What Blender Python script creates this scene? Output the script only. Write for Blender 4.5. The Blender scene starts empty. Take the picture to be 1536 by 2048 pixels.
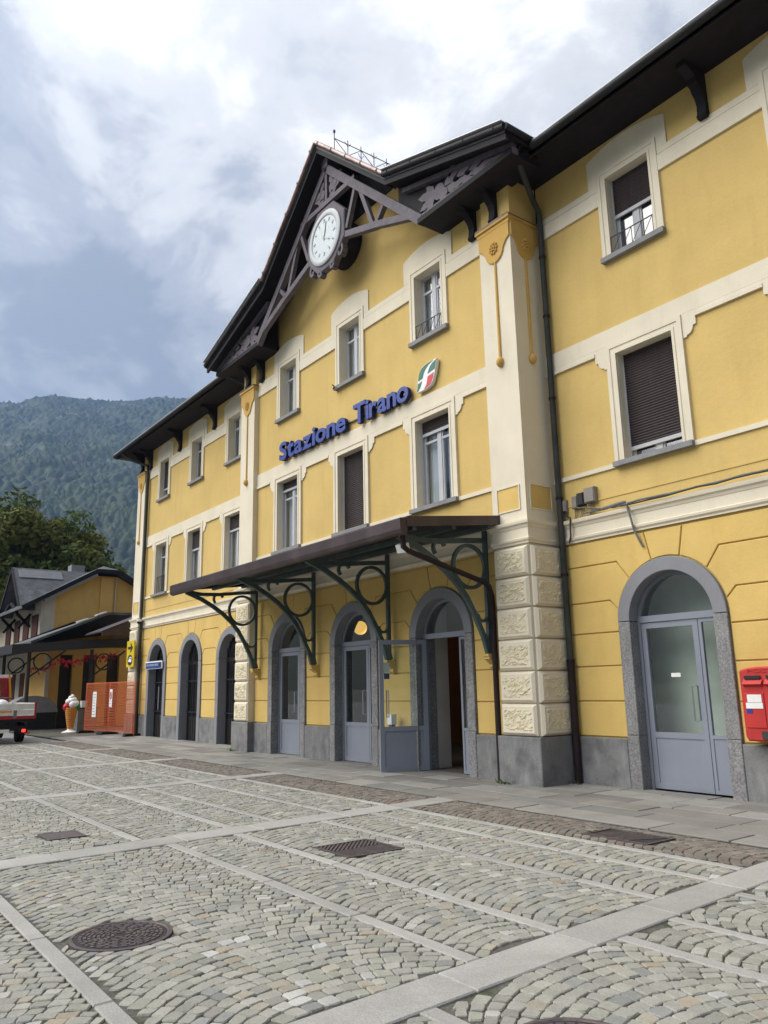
import bpy, bmesh, math, random
import numpy as np
from mathutils import Vector, Matrix
from mathutils import noise as mnoise

random.seed(7)
rng = np.random.default_rng(11)
scene = bpy.context.scene
col = scene.collection
R = math.radians

# ------------------------------------------------------------------ camera
CAM = Vector((14.47, -9.869, 1.6))
YAW, PITCH, ROLL, FPX = 0.9304, 0.2196, -0.0200, 1563.0
_f = Vector((-math.sin(YAW) * math.cos(PITCH), math.cos(YAW) * math.cos(PITCH), math.sin(PITCH)))
_r = Vector((math.cos(YAW), math.sin(YAW), 0))
_u = _r.cross(_f)
RIGHT = _r * math.cos(ROLL) + _u * math.sin(ROLL)
UP = -_r * math.sin(ROLL) + _u * math.cos(ROLL)
FWD = _f
cd = bpy.data.cameras.new('camera')
cam = bpy.data.objects.new('camera', cd)
col.objects.link(cam)
cd.sensor_fit = 'VERTICAL'
cd.sensor_height = 36.0
cd.lens = FPX / 2048 * 36.0
cd.clip_start = 0.05
cd.clip_end = 20000
cam.matrix_world = Matrix((
    (RIGHT.x, UP.x, -FWD.x, CAM.x), (RIGHT.y, UP.y, -FWD.y, CAM.y),
    (RIGHT.z, UP.z, -FWD.z, CAM.z), (0, 0, 0, 1)))
scene.camera = cam

def to_px(p):
    d = Vector(p) - CAM
    c = d.dot(FWD)
    if c < 0.1:
        return None
    return 768 + FPX * d.dot(RIGHT) / c, 1024 - FPX * d.dot(UP) / c, c

# ------------------------------------------------------------------ world, sun, exposure
SUN_DIR = Vector((-0.38, -0.58, 0.72)).normalized()      # towards the veiled sun
SUN_EL = math.asin(SUN_DIR.z)
SUN_ROT = math.atan2(SUN_DIR.x, SUN_DIR.y)
world = bpy.data.worlds.new('World')
scene.world = world
world.use_nodes = True
wn, wl = world.node_tree.nodes, world.node_tree.links
wn.clear()
w_out = wn.new('ShaderNodeOutputWorld')
w_bg = wn.new('ShaderNodeBackground')
sky = wn.new('ShaderNodeTexSky')
sky.sky_type = 'NISHITA'
sky.sun_disc = False
sky.sun_elevation = SUN_EL
sky.sun_rotation = SUN_ROT
def wnode(t, **k):
    n = wn.new(t)
    for a, b in k.items():
        setattr(n, a, b)
    return n
def wmath(op, a, b=None):
    n = wnode('ShaderNodeMath', operation=op)
    for i, x in enumerate((a, b)):
        if x is None:
            continue
        if hasattr(x, 'default_value') or hasattr(x, 'links'):
            wl.new(x, n.inputs[i])
        else:
            n.inputs[i].default_value = x
    return n.outputs[0]
tc = wnode('ShaderNodeTexCoord')
sep = wnode('ShaderNodeSeparateXYZ')
wl.new(tc.outputs['Generated'], sep.inputs[0])
zz = wmath('MAXIMUM', sep.outputs['Z'], 0.0)
zd = wmath('ADD', zz, 0.32)
comb = wnode('ShaderNodeCombineXYZ')
wl.new(wmath('DIVIDE', sep.outputs['X'], zd), comb.inputs[0])
wl.new(wmath('DIVIDE', sep.outputs['Y'], zd), comb.inputs[1])
mp = wnode('ShaderNodeMapping')
wl.new(comb.outputs[0], mp.inputs['Vector'])
CLOUD_OFF = (7.3, 2.2, 0.0)
mp.inputs['Location'].default_value = CLOUD_OFF
n1 = wnode('ShaderNodeTexNoise')
n1.inputs['Scale'].default_value = 1.25
n1.inputs['Detail'].default_value = 9
n1.inputs['Roughness'].default_value = 0.55
n1.inputs['Distortion'].default_value = 0.25
wl.new(mp.outputs[0], n1.inputs['Vector'])
n2 = wnode('ShaderNodeTexNoise')
n2.inputs['Scale'].default_value = 4.2
n2.inputs['Detail'].default_value = 7
n2.inputs['Roughness'].default_value = 0.64
n2.inputs['Distortion'].default_value = 0.4
wl.new(mp.outputs[0], n2.inputs['Vector'])
cl = wmath('ADD', wmath('MULTIPLY', n1.outputs['Fac'], 0.60), wmath('MULTIPLY', n2.outputs['Fac'], 0.40))
ramp = wnode('ShaderNodeValToRGB')
wl.new(cl, ramp.inputs[0])
cr = ramp.color_ramp
cr.interpolation = 'EASE'
cr.elements[0].position = 0.425
cr.elements[0].color = (0.40, 0.45, 0.54, 1)
cr.elements[1].position = 0.645
cr.elements[1].color = (1.30, 1.29, 1.27, 1)
e = cr.elements.new(0.485)
e.color = (0.56, 0.60, 0.68, 1)
e = cr.elements.new(0.565)
e.color = (0.89, 0.91, 0.94, 1)
# overcast brightening towards the zenith and the veiled sun
dotn = wnode('ShaderNodeVectorMath', operation='DOT_PRODUCT')
wl.new(tc.outputs['Generated'], dotn.inputs[0])
dotn.inputs[1].default_value = SUN_DIR
glow = wmath('MULTIPLY', wmath('POWER', wmath('MAXIMUM', dotn.outputs['Value'], 0.0), 3.0), 0.9)
zen = wmath('ADD', wmath('MULTIPLY', zz, 0.55), 0.72)
lum = wmath('ADD', glow, zen)
scl = wnode('ShaderNodeVectorMath', operation='SCALE')
wl.new(ramp.outputs['Color'], scl.inputs[0])
wl.new(lum, scl.inputs['Scale'])
skys = wnode('ShaderNodeVectorMath', operation='SCALE')
wl.new(sky.outputs['Color'], skys.inputs[0])
skys.inputs['Scale'].default_value = 0.1
mix = wnode('ShaderNodeMix', data_type='RGBA')
mix.inputs['Factor'].default_value = 0.93
wl.new(skys.outputs[0], mix.inputs['A'])
wl.new(scl.outputs[0], mix.inputs['B'])
wl.new(mix.outputs['Result'], w_bg.inputs['Color'])
w_bg.inputs['Strength'].default_value = 0.375
wl.new(w_bg.outputs[0], w_out.inputs['Surface'])

sd = bpy.data.lights.new('sun', 'SUN')
sd.energy = 2.1
sd.angle = R(60)
sd.color = (1.0, 0.955, 0.88)
sun = bpy.data.objects.new('sun', sd)
col.objects.link(sun)
sun.rotation_euler = (-SUN_DIR).to_track_quat('-Z', 'Y').to_euler()
sun.location = SUN_DIR * 60

scene.view_settings.view_transform = 'Standard'
scene.view_settings.look = 'None'
scene.view_settings.gamma = 1.0
scene.view_settings.use_curve_mapping = False
scene.view_settings.exposure = 1.26
try:
    scene.cycles.use_denoising = True
    scene.cycles.volume_bounces = 1
    scene.cycles.max_bounces = 8
    scene.cycles.transparent_max_bounces = 16
except Exception:
    pass

# ------------------------------------------------------------------ materials
MATS = {}
def mat(name, base, rough=0.75, var=0.10, scale=3.0, bump=0.0, bscale=40.0, metallic=0.0, spec=0.3,
        fine=0.05, fscale=60.0, stain=None, stain_amt=0.0, stain_scale=(1.2, 1.2, 0.35), alt=None, alt_lo=0.5, alt_hi=0.6,
        alt_scale=2.0, objcol=False, attr=None):
    """Principled surface with large and fine tone variation, an optional second colour in patches, optional streaks, bump."""
    m = bpy.data.materials.new(name)
    m.use_nodes = True
    nt = m.node_tree
    N, L = nt.nodes, nt.links
    b = N['Principled BSDF']
    geo = N.new('ShaderNodeNewGeometry')
    pos = geo.outputs['Position']
    def noise(sc, det=4, rough_=0.55, vec=None):
        n = N.new('ShaderNodeTexNoise')
        n.inputs['Scale'].default_value = sc
        n.inputs['Detail'].default_value = det
        n.inputs['Roughness'].default_value = rough_
        L.new(vec or pos, n.inputs['Vector'])
        return n.outputs['Fac']
    def mixc(fac, a, bb, typ='MIX'):
        x = N.new('ShaderNodeMix')
        x.data_type = 'RGBA'
        x.blend_type = typ
        for s, v in (('Factor', fac), ('A', a), ('B', bb)):
            inp = [i for i in x.inputs if i.name == s and (i.type == 'RGBA' if s != 'Factor' else i.type == 'VALUE')][0]
            if isinstance(v, (int, float)):
                inp.default_value = v
            elif isinstance(v, tuple):
                inp.default_value = v if len(v) == 4 else (*v, 1)
            else:
                L.new(v, inp)
        return [o for o in x.outputs if o.type == 'RGBA'][0]
    def remap(s, lo, hi):
        n = N.new('ShaderNodeMapRange')
        n.inputs['From Min'].default_value = lo
        n.inputs['From Max'].default_value = hi
        L.new(s, n.inputs['Value'])
        return n.outputs['Result']
    if objcol:
        oi = N.new('ShaderNodeObjectInfo')
        c = oi.outputs['Color']
    elif attr:
        at = N.new('ShaderNodeAttribute')
        at.attribute_name = attr
        c = at.outputs['Color']
    else:
        c = tuple(base)
    if alt:
        c = mixc(remap(noise(alt_scale, 6, 0.6), alt_lo, alt_hi), c, tuple(alt))
    def gain(c, s, amt):
        lo, hi = max(0.0, 1 - amt), 1 + amt
        g = N.new('ShaderNodeMapRange')
        g.inputs['From Min'].default_value = 0.3
        g.inputs['From Max'].default_value = 0.7
        g.inputs['To Min'].default_value = lo
        g.inputs['To Max'].default_value = hi
        L.new(s, g.inputs['Value'])
        cc = N.new('ShaderNodeVectorMath')
        cc.operation = 'SCALE'
        if isinstance(c, tuple):
            cc.inputs[0].default_value = c[:3]
        else:
            L.new(c, cc.inputs[0])
        L.new(g.outputs['Result'], cc.inputs['Scale'])
        return cc.outputs[0]
    if var:
        c = gain(c, noise(scale, 5), var)
    if fine:
        c = gain(c, noise(fscale, 3), fine)
    if stain:
        mpn = N.new('ShaderNodeMapping')
        mpn.inputs['Scale'].default_value = stain_scale
        L.new(pos, mpn.inputs['Vector'])
        s = remap(noise(1.6, 8, 0.65, mpn.outputs[0]), 0.5, 0.75)
        mm = N.new('ShaderNodeMath')
        mm.operation = 'MULTIPLY'
        mm.inputs[1].default_value = stain_amt
        L.new(s, mm.inputs[0])
        c = mixc(mm.outputs[0], c, tuple(stain))
    if isinstance(c, tuple):
        b.inputs['Base Color'].default_value = (*c[:3], 1)
    else:
        L.new(c, b.inputs['Base Color'])
    b.inputs['Roughness'].default_value = rough
    b.inputs['Metallic'].default_value = metallic
    b.inputs['Specular IOR Level'].default_value = spec
    if bump:
        bp = N.new('ShaderNodeBump')
        bp.inputs['Strength'].default_value = 0.6
        bp.inputs['Distance'].default_value = bump
        L.new(noise(bscale, 6, 0.6), bp.inputs['Height'])
        L.new(bp.outputs[0], b.inputs['Normal'])
    MATS[name] = m
    return m

YEL = (0.605, 0.435, 0.160)
mat('yellow_stucco', YEL, 0.9, 0.085, 0.7, 0.010, 11, spec=0.15, fine=0.03, fscale=35, stain=(0.47, 0.325, 0.12), stain_amt=0.38, stain_scale=(2.2, 2.2, 0.45))
mat('yellow_panel', (0.62, 0.435, 0.145), 0.85, 0.075, 1.1, 0.008, 12, spec=0.2, fine=0.03, fscale=35, stain=(0.43, 0.27, 0.07), stain_amt=0.3)
mat('ochre_stucco', (0.55, 0.345, 0.10), 0.85, 0.06, 3, 0.003, 90, spec=0.2)
mat('cream_stucco', (0.70, 0.635, 0.50), 0.88, 0.05, 1.3, 0.002, 90, spec=0.2, fine=0.03, stain=(0.50, 0.44, 0.33), stain_amt=0.4)
mat('rough_cream', (0.67, 0.595, 0.42), 0.92, 0.10, 6, 0.02, 26, spec=0.15, fine=0.08)
mat('grey_paint', (0.215, 0.218, 0.232), 0.7, 0.07, 2.5, 0.002, 80, spec=0.3)
mat('granite', (0.215, 0.213, 0.212), 0.75, 0.16, 4, 0.004, 60, fine=0.42, fscale=34, spec=0.3, stain=(0.12, 0.12, 0.12), stain_amt=0.5)
mat('plinth_stone', (0.19, 0.19, 0.188), 0.88, 0.16, 2.2, 0.005, 30, fine=0.14, fscale=55, stain=(0.36, 0.36, 0.35), stain_amt=0.55, stain_scale=(2.2, 2.2, 0.9), alt=(0.115, 0.115, 0.116), alt_lo=0.46, alt_hi=0.68, alt_scale=2.3)
mat('sill_stone', (0.23, 0.23, 0.235), 0.8, 0.12, 6, 0.002, 60, fine=0.12)
mat('dark_wood', (0.014, 0.012, 0.015), 0.75, 0.2, 5, 0.002, 60, fine=0.2, spec=0.25)
mat('truss_paint', (0.112, 0.098, 0.116), 0.7, 0.22, 6, 0.003, 50, fine=0.22, spec=0.3)
mat('gutter_metal', (0.020, 0.021, 0.023), 0.6, 0.2, 3, 0.001, 40, metallic=0.0, spec=0.25)
mat('copper_trim', (0.30, 0.215, 0.20), 0.42, 0.25, 4, 0.001, 40, metallic=0.55, alt=(0.12, 0.07, 0.06), alt_lo=0.5, alt_hi=0.65)
mat('drip_edge', (0.55, 0.56, 0.57), 0.5, 0.1, 8, metallic=0.3)
mat('brown_metal', (0.052, 0.036, 0.038), 0.42, 0.2, 2.5, 0.001, 30, metallic=0.2, spec=0.4, stain=(0.15, 0.11, 0.11), stain_amt=0.35)
mat('pipe_metal', (0.040, 0.045, 0.042), 0.65, 0.25, 2.5, 0.001, 40, metallic=0.0, spec=0.2, stain=(0.11, 0.09, 0.07), stain_amt=0.4)
mat('pipe_iron', (0.028, 0.017, 0.017), 0.65, 0.25, 5, 0.002, 40, spec=0.2)
mat('green_iron', (0.060, 0.088, 0.086), 0.55, 0.2, 5, 0.001, 60, spec=0.4, fine=0.1)
mat('door_paint', (0.225, 0.245, 0.290), 0.5, 0.06, 1.5, spec=0.4, fine=0.02, stain=(0.16, 0.18, 0.22), stain_amt=0.3)
mat('window_paint', (0.42, 0.43, 0.46), 0.5, 0.06, 4, spec=0.4)
mat('shutter_brown', (0.036, 0.026, 0.026), 0.6, 0.12, 3, spec=0.3)
mat('black_metal', (0.014, 0.014, 0.016), 0.5, 0.15, 6, spec=0.4)
mat('dark_door_wood', (0.022, 0.017, 0.016), 0.6, 0.25, 4, 0.002, 60)
mat('steel', (0.55, 0.56, 0.58), 0.3, 0.05, 6, metallic=0.9)
mat('white_plastic', (0.75, 0.75, 0.74), 0.5, 0.05, 5)
mat('grey_plastic', (0.24, 0.22, 0.20), 0.6, 0.1, 8)
mat('cable_grey', (0.16, 0.155, 0.155), 0.65, 0.2, 8)
mat('curtain', (0.72, 0.73, 0.74), 0.9, 0.06, 3)
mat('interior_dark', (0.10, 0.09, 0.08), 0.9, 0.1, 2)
mat('interior_cream', (0.52, 0.48, 0.42), 0.9, 0.08, 2)
mat('interior_orange', (0.16, 0.065, 0.022), 0.9, 0.08, 2)
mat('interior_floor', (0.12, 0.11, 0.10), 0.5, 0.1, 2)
mat('blue_sign', (0.014, 0.045, 0.25), 0.45, 0.05, 5, spec=0.4)
mat('blue_side', (0.012, 0.014, 0.10), 0.6, 0.05, 5)
mat('logo_green', (0.010, 0.14, 0.095), 0.4, 0.04, 5)
mat('logo_red', (0.55, 0.035, 0.055), 0.4, 0.04, 5)
mat('white_paint', (0.78, 0.78, 0.78), 0.5, 0.04, 5)
mat('sign_yellow', (0.62, 0.46, 0.01), 0.45, 0.05, 6)
mat('post_red', (0.46, 0.028, 0.024), 0.5, 0.12, 6, 0.001, 40, spec=0.4)
mat('truck_red', (0.30, 0.008, 0.02), 0.35, 0.06, 4, spec=0.5)
mat('truck_white', (0.62, 0.62, 0.60), 0.5, 0.12, 5)
mat('truck_dark', (0.012, 0.012, 0.013), 0.7, 0.2, 5)
mat('tyre', (0.014, 0.014, 0.015), 0.9, 0.15, 20)
mat('amber', (0.65, 0.27, 0.01), 0.4, 0.05, 5)
mat('orange_mesh', (0.55, 0.125, 0.042), 0.7, 0.12, 6)
mat('cone_orange', (0.60, 0.25, 0.05), 0.6, 0.10, 12)
mat('gelato_white', (0.85, 0.84, 0.82), 0.35, 0.03, 6)
mat('gelato_red', (0.45, 0.012, 0.03), 0.35, 0.08, 12)
mat('gelato_green', (0.025, 0.22, 0.05), 0.4, 0.1, 12)
mat('ribbon_red', (0.55, 0.02, 0.05), 0.7, 0.1, 12)
mat('slate', (0.085, 0.088, 0.094), 0.75, 0.25, 2.5, 0.006, 12, fine=0.25, fscale=20, alt=(0.11, 0.115, 0.12), alt_lo=0.55, alt_hi=0.6, alt_scale=0.8)
mat('slate_light', (0.16, 0.165, 0.175), 0.75, 0.15, 3, 0.004, 12)
mat('far_ochre', (0.62, 0.385, 0.115), 0.9, 0.10, 0.8, 0.003, 30, stain=(0.40, 0.21, 0.05), stain_amt=0.3)
mat('far_cream', (0.50, 0.455, 0.36), 0.9, 0.10, 1.2, stain=(0.30, 0.26, 0.20), stain_amt=0.35)
mat('shutter_red', (0.075, 0.024, 0.018), 0.7, 0.15, 4)
mat('canopy_dark', (0.022, 0.024, 0.030), 0.5, 0.15, 3)
mat('iron_cover', (0.105, 0.088, 0.090), 0.6, 0.18, 12, 0.002, 60, metallic=0.3, fine=0.2, alt=(0.16, 0.12, 0.10), alt_lo=0.5, alt_hi=0.7, alt_scale=9)
mat('iron_gap', (0.035, 0.03, 0.03), 0.9, 0.2, 12)
mat('bark', (0.055, 0.042, 0.032), 0.9, 0.2, 6, 0.01, 20)
mat('paper', (0.74, 0.74, 0.72), 0.8, 0.05, 6)
mat('roof_tile', (0.10, 0.075, 0.065), 0.85, 0.2, 3, 0.01, 14)
mat('clock_white', (0.40, 0.42, 0.44), 0.4, 0.03, 5)
mat('clock_face', (0.235, 0.295, 0.33), 0.25, 0.05, 3, spec=0.5)
mat('clock_mark', (0.16, 0.20, 0.22), 0.5, 0.05, 5)
mat('weed_green', (0.045, 0.09, 0.02), 0.8, 0.3, 20)

# paving
mat('mortar_bed', (0.095, 0.09, 0.076), 0.95, 0.25, 4, 0.006, 40, fine=0.3, fscale=60, alt=(0.042, 0.052, 0.020), alt_lo=0.54, alt_hi=0.62, alt_scale=1.6)
mat('pale_reflection', (0.62, 0.64, 0.58), 0.9, 0.15, 1.5)
mat('cobble_stone', (1, 1, 1), 0.78, 0.10, 7, 0.006, 45, fine=0.14, fscale=85, spec=0.3, attr='stone_colour')
mat('cobble_piece', (1, 1, 1), 0.78, 0.10, 7, 0.006, 45, fine=0.14, fscale=85, spec=0.3, objcol=True)
mat('strip_granite', (0.33, 0.32, 0.295), 0.8, 0.09, 1.5, 0.003, 90, fine=0.20, fscale=110, spec=0.3, stain=(0.20, 0.19, 0.175), stain_amt=0.5, stain_scale=(1, 1, 1), objcol=True)
mat('slab_stone', (1, 1, 1), 0.8, 0.10, 1.2, 0.002, 70, fine=0.12, fscale=90, objcol=True, stain=(0.12, 0.115, 0.105), stain_amt=0.6, stain_scale=(1, 1, 1))
mat('asphalt', (0.20, 0.20, 0.195), 0.9, 0.10, 0.7, 0.006, 20, fine=0.30, fscale=22)
mat('far_ground', (0.10, 0.11, 0.08), 0.95, 0.2, 0.02)

def glass(name, tint=(0.9, 0.95, 0.95), base=0.05):
    m = bpy.data.materials.new(name)
    m.use_nodes = True
    N, L = m.node_tree.nodes, m.node_tree.links
    N.clear()
    o = N.new('ShaderNodeOutputMaterial')
    t = N.new('ShaderNodeBsdfTransparent')
    t.inputs[0].default_value = (*tint, 1)
    g = N.new('ShaderNodeBsdfGlossy')
    g.inputs['Roughness'].default_value = 0.015
    g.inputs['Color'].default_value = (0.95, 0.97, 1.0, 1)
    lw = N.new('ShaderNodeLayerWeight')
    lw.inputs['Blend'].default_value = 0.5
    p = N.new('ShaderNodeMath')
    p.operation = 'POWER'
    p.inputs[1].default_value = 3.5
    L.new(lw.outputs['Facing'], p.inputs[0])
    a = N.new('ShaderNodeMath')
    a.operation = 'MULTIPLY_ADD'
    a.inputs[1].default_value = 0.75
    a.inputs[2].default_value = base
    L.new(p.outputs[0], a.inputs[0])
    mx = N.new('ShaderNodeMixShader')
    L.new(a.outputs[0], mx.inputs[0])
    L.new(t.outputs[0], mx.inputs[1])
    L.new(g.outputs[0], mx.inputs[2])
    L.new(mx.outputs[0], o.inputs['Surface'])
    MATS[name] = m
glass('window_glass', base=0.09)
mat('coated_glass', (0.035, 0.042, 0.050), 0.06, 0.0, spec=0.5, fine=0.0)
MATS['coated_glass'].node_tree.nodes['Principled BSDF'].inputs['IOR'].default_value = 2.3
glass('door_glass', tint=(0.80, 0.86, 0.83), base=0.13)

def emit(name, c, s):
    m = bpy.data.materials.new(name)
    m.use_nodes = True
    b = m.node_tree.nodes['Principled BSDF']
    b.inputs['Base Color'].default_value = (*c, 1)
    b.inputs['Emission Color'].default_value = (*c, 1)
    b.inputs['Emission Strength'].default_value = s
    MATS[name] = m
emit('lamp_glow', (1.0, 0.58, 0.13), 0.42)
emit('tail_light', (1.0, 0.03, 0.02), 1.4)

def leaf_mat(name, attr):
    m = bpy.data.materials.new(name)
    m.use_nodes = True
    N, L = m.node_tree.nodes, m.node_tree.links
    b = N['Principled BSDF']
    at = N.new('ShaderNodeAttribute')
    at.attribute_name = attr
    L.new(at.outputs['Color'], b.inputs['Base Color'])
    b.inputs['Roughness'].default_value = 0.7
    b.inputs['Specular IOR Level'].default_value = 0.2
    tr = N.new('ShaderNodeBsdfTranslucent')
    L.new(at.outputs['Color'], tr.inputs['Color'])
    mx = N.new('ShaderNodeMixShader')
    mx.inputs[0].default_value = 0.25
    L.new(b.outputs[0], mx.inputs[1])
    L.new(tr.outputs[0], mx.inputs[2])
    L.new(mx.outputs[0], N['Material Output'].inputs['Surface'])
    MATS[name] = m
leaf_mat('leaf', 'leaf_colour')
leaf_mat('forest', 'leaf_colour')

# ------------------------------------------------------------------ mesh helpers
def link(o, parent=None):
    col.objects.link(o)
    if parent is not None:
        o.parent = parent
    return o

class MB:
    def __init__(self):
        self.v, self.f = [], []
    def add(self, vs, fs):
        n = len(self.v)
        self.v += [tuple(map(float, p)) for p in vs]
        self.f += [tuple(i + n for i in q) for q in fs]
        return self
    def box(self, x0, x1, y0, y1, z0, z1):
        return self.add([(x0, y0, z0), (x1, y0, z0), (x1, y1, z0), (x0, y1, z0), (x0, y0, z1), (x1, y0, z1), (x1, y1, z1), (x0, y1, z1)],
                        [(0, 3, 2, 1), (4, 5, 6, 7), (0, 1, 5, 4), (1, 2, 6, 5), (2, 3, 7, 6), (3, 0, 4, 7)])
    def prism(self, poly, axis, c0, c1, chamfer=0.0):
        """poly in (a,b); axis 'y': (x,z), 'x': (y,z), 'z': (x,y). c1 is the visible face, inset by chamfer."""
        def P(a, b, c):
            return (a, c, b) if axis == 'y' else (c, a, b) if axis == 'x' else (a, b, c)
        n = len(poly)
        if chamfer > 0:
            s = 1 if c1 > c0 else -1
            inn = inset(poly, chamfer)
            vs = [P(a, b, c0) for a, b in poly] + [P(a, b, c1 - s * chamfer) for a, b in poly] + [P(a, b, c1) for a, b in inn]
            fs = [tuple(range(n)), tuple(range(2 * n, 3 * n))]
            for k in (0, n):
                fs += [(k + i, k + (i + 1) % n, k + n + (i + 1) % n, k + n + i) for i in range(n)]
        else:
            vs = [P(a, b, c0) for a, b in poly] + [P(a, b, c1) for a, b in poly]
            fs = [tuple(range(n)), tuple(range(n, 2 * n))] + [(i, (i + 1) % n, n + (i + 1) % n, n + i) for i in range(n)]
        return self.add(vs, fs)
    def tube(self, path, r, n=8, cap=True):
        pts = [Vector(p) for p in path]
        rr = r if isinstance(r, (list, tuple)) else [r] * len(pts)
        vs, fs = [], []
        up0 = None
        for i, p in enumerate(pts):
            t = (pts[min(i + 1, len(pts) - 1)] - pts[max(i - 1, 0)]).normalized()
            if up0 is None:
                a = Vector((0, 0, 1)) if abs(t.z) < 0.9 else Vector((1, 0, 0))
                up0 = (a - t * a.dot(t)).normalized()
            else:
                up0 = (up0 - t * up0.dot(t)).normalized()
            s = t.cross(up0)
            for k in range(n):
                an = 2 * math.pi * k / n
                vs.append(p + (up0 * math.cos(an) + s * math.sin(an)) * rr[i])
        for i in range(len(pts) - 1):
            for k in range(n):
                fs.append((i * n + k, i * n + (k + 1) % n, (i + 1) * n + (k + 1) % n, (i + 1) * n + k))
        if cap:
            fs += [tuple(range(n)), tuple(range((len(pts) - 1) * n, len(pts) * n))]
        return self.add(vs, fs)
    def bar(self, p, q, w, d, side=(0, 1, 0)):
        """rectangular bar from p to q, w wide in the plane normal to side, d deep along side"""
        p, q, s = Vector(p), Vector(q), Vector(side).normalized()
        t = (q - p).normalized()
        a = t.cross(s).normalized() * (w / 2)
        b = s * (d / 2)
        vs = [p - a - b, p + a - b, p + a + b, p - a + b, q - a - b, q + a - b, q + a + b, q - a + b]
        return self.add(vs, [(0, 3, 2, 1), (4, 5, 6, 7), (0, 1, 5, 4), (1, 2, 6, 5), (2, 3, 7, 6), (3, 0, 4, 7)])
    def lathe(self, prof, c=(0, 0, 0), n=20, axis='z'):
        vs, fs = [], []
        for r, z in prof:
            for k in range(n):
                a = 2 * math.pi * k / n
                x, y = r * math.cos(a), r * math.sin(a)
                q = (x, y, z) if axis == 'z' else (x, z, y) if axis == 'y' else (z, x, y)
                vs.append((q[0] + c[0], q[1] + c[1], q[2] + c[2]))
        for i in range(len(prof) - 1):
            for k in range(n):
                fs.append((i * n + k, i * n + (k + 1) % n, (i + 1) * n + (k + 1) % n, (i + 1) * n + k))
        fs += [tuple(range(n)), tuple(range((len(prof) - 1) * n, len(prof) * n))]
        return self.add(vs, fs)
    def ball(self, c, r, n=12, sq=(1, 1, 1)):
        vs, fs = [], []
        m = n // 2
        for i in range(m + 1):
            th = math.pi * (i + (0.02 if i == 0 else -0.02 if i == m else 0)) / m
            for k in range(n):
                a = 2 * math.pi * k / n
                vs.append((c[0] + sq[0] * r * math.sin(th) * math.cos(a), c[1] + sq[1] * r * math.sin(th) * math.sin(a), c[2] + sq[2] * r * math.cos(th)))
        for i in range(m):
            for k in range(n):
                fs.append((i * n + k, i * n + (k + 1) % n, (i + 1) * n + (k + 1) % n, (i + 1) * n + k))
        return self.add(vs, fs)
    def quad(self, *p):
        return self.add(p, [tuple(range(len(p)))])
    def build(self, name, m, parent=None, smooth=False, fix=True):
        me = bpy.data.meshes.new(name)
        me.from_pydata(self.v, [], self.f)
        if fix:
            bm = bmesh.new()
            bm.from_mesh(me)
            bmesh.ops.recalc_face_normals(bm, faces=bm.faces)
            bm.to_mesh(me)
            bm.free()
        if smooth:
            me.polygons.foreach_set('use_smooth', [True] * len(me.polygons))
            try:
                me.set_sharp_from_angle(angle=R(40))
            except Exception:
                pass
        me.materials.append(MATS[m] if isinstance(m, str) else m)
        return link(bpy.data.objects.new(name, me), parent)

def area2(p):
    return sum(p[i][0] * p[(i + 1) % len(p)][1] - p[(i + 1) % len(p)][0] * p[i][1] for i in range(len(p)))

def inset(poly, d):
    s = 1 if area2(poly) > 0 else -1
    n, out = len(poly), []
    for i in range(n):
        p0, p1, p2 = (Vector(poly[(i + k - 1) % n]) for k in range(3))
        a, b = (p1 - p0), (p2 - p1)
        if a.length < 1e-6 or b.length < 1e-6:
            out.append(tuple(p1))
            continue
        a.normalize()
        b.normalize()
        na, nb = Vector((-a.y, a.x)) * s, Vector((-b.y, b.x)) * s
        m = na + nb
        k = m.dot(na)
        m = m * (d / k) if k > 0.3 else na * d
        out.append((p1.x + m.x, p1.y + m.y))
    return out

def empty(name, loc=(0, 0, 0), parent=None):
    o = bpy.data.objects.new(name, None)
    o.location = loc
    o.empty_display_size = 0.3
    return link(o, parent)

def tag(o, label=None, cat=None, group=None, kind=None):
    if label:
        o['label'] = label
    if cat:
        o['category'] = cat
    if group:
        o['group'] = group
    if kind:
        o['kind'] = kind
    return o

def arc(cx, cz, r, a0, a1, n):
    return [(cx + r * math.cos(R(a0 + (a1 - a0) * i / n)), cz + r * math.sin(R(a0 + (a1 - a0) * i / n))) for i in range(n + 1)]

# ================================================================== SETTING: ground, paving, mountains
g = MB()
g.quad((-6000, -6000, -0.10), (6000, -6000, -0.10), (6000, 6000, -0.10), (-6000, 6000, -0.10))
tag(g.build('ground', 'far_ground', fix=False), kind='structure')
g = MB()
g.quad((-60, -40, -0.05), (40, -40, -0.05), (40, 40, -0.05), (-60, 40, -0.05))
tag(g.build('road', 'asphalt', fix=False), kind='structure')

SKEW = -0.06
def sk(x, y):
    return x + SKEW * (y + 5)
# piazza bed (mortar between the stones)
X0, X1, Y0, Y1 = -13.9, 17.0, -13.0, -2.08
bed = MB()
bed.quad((X0, Y0, -0.012), (X1, Y0, -0.012), (X1, Y1, -0.012), (X0, Y1, -0.012))
piazza = tag(bed.build('piazza', 'mortar_bed', fix=False), kind='structure')

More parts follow.
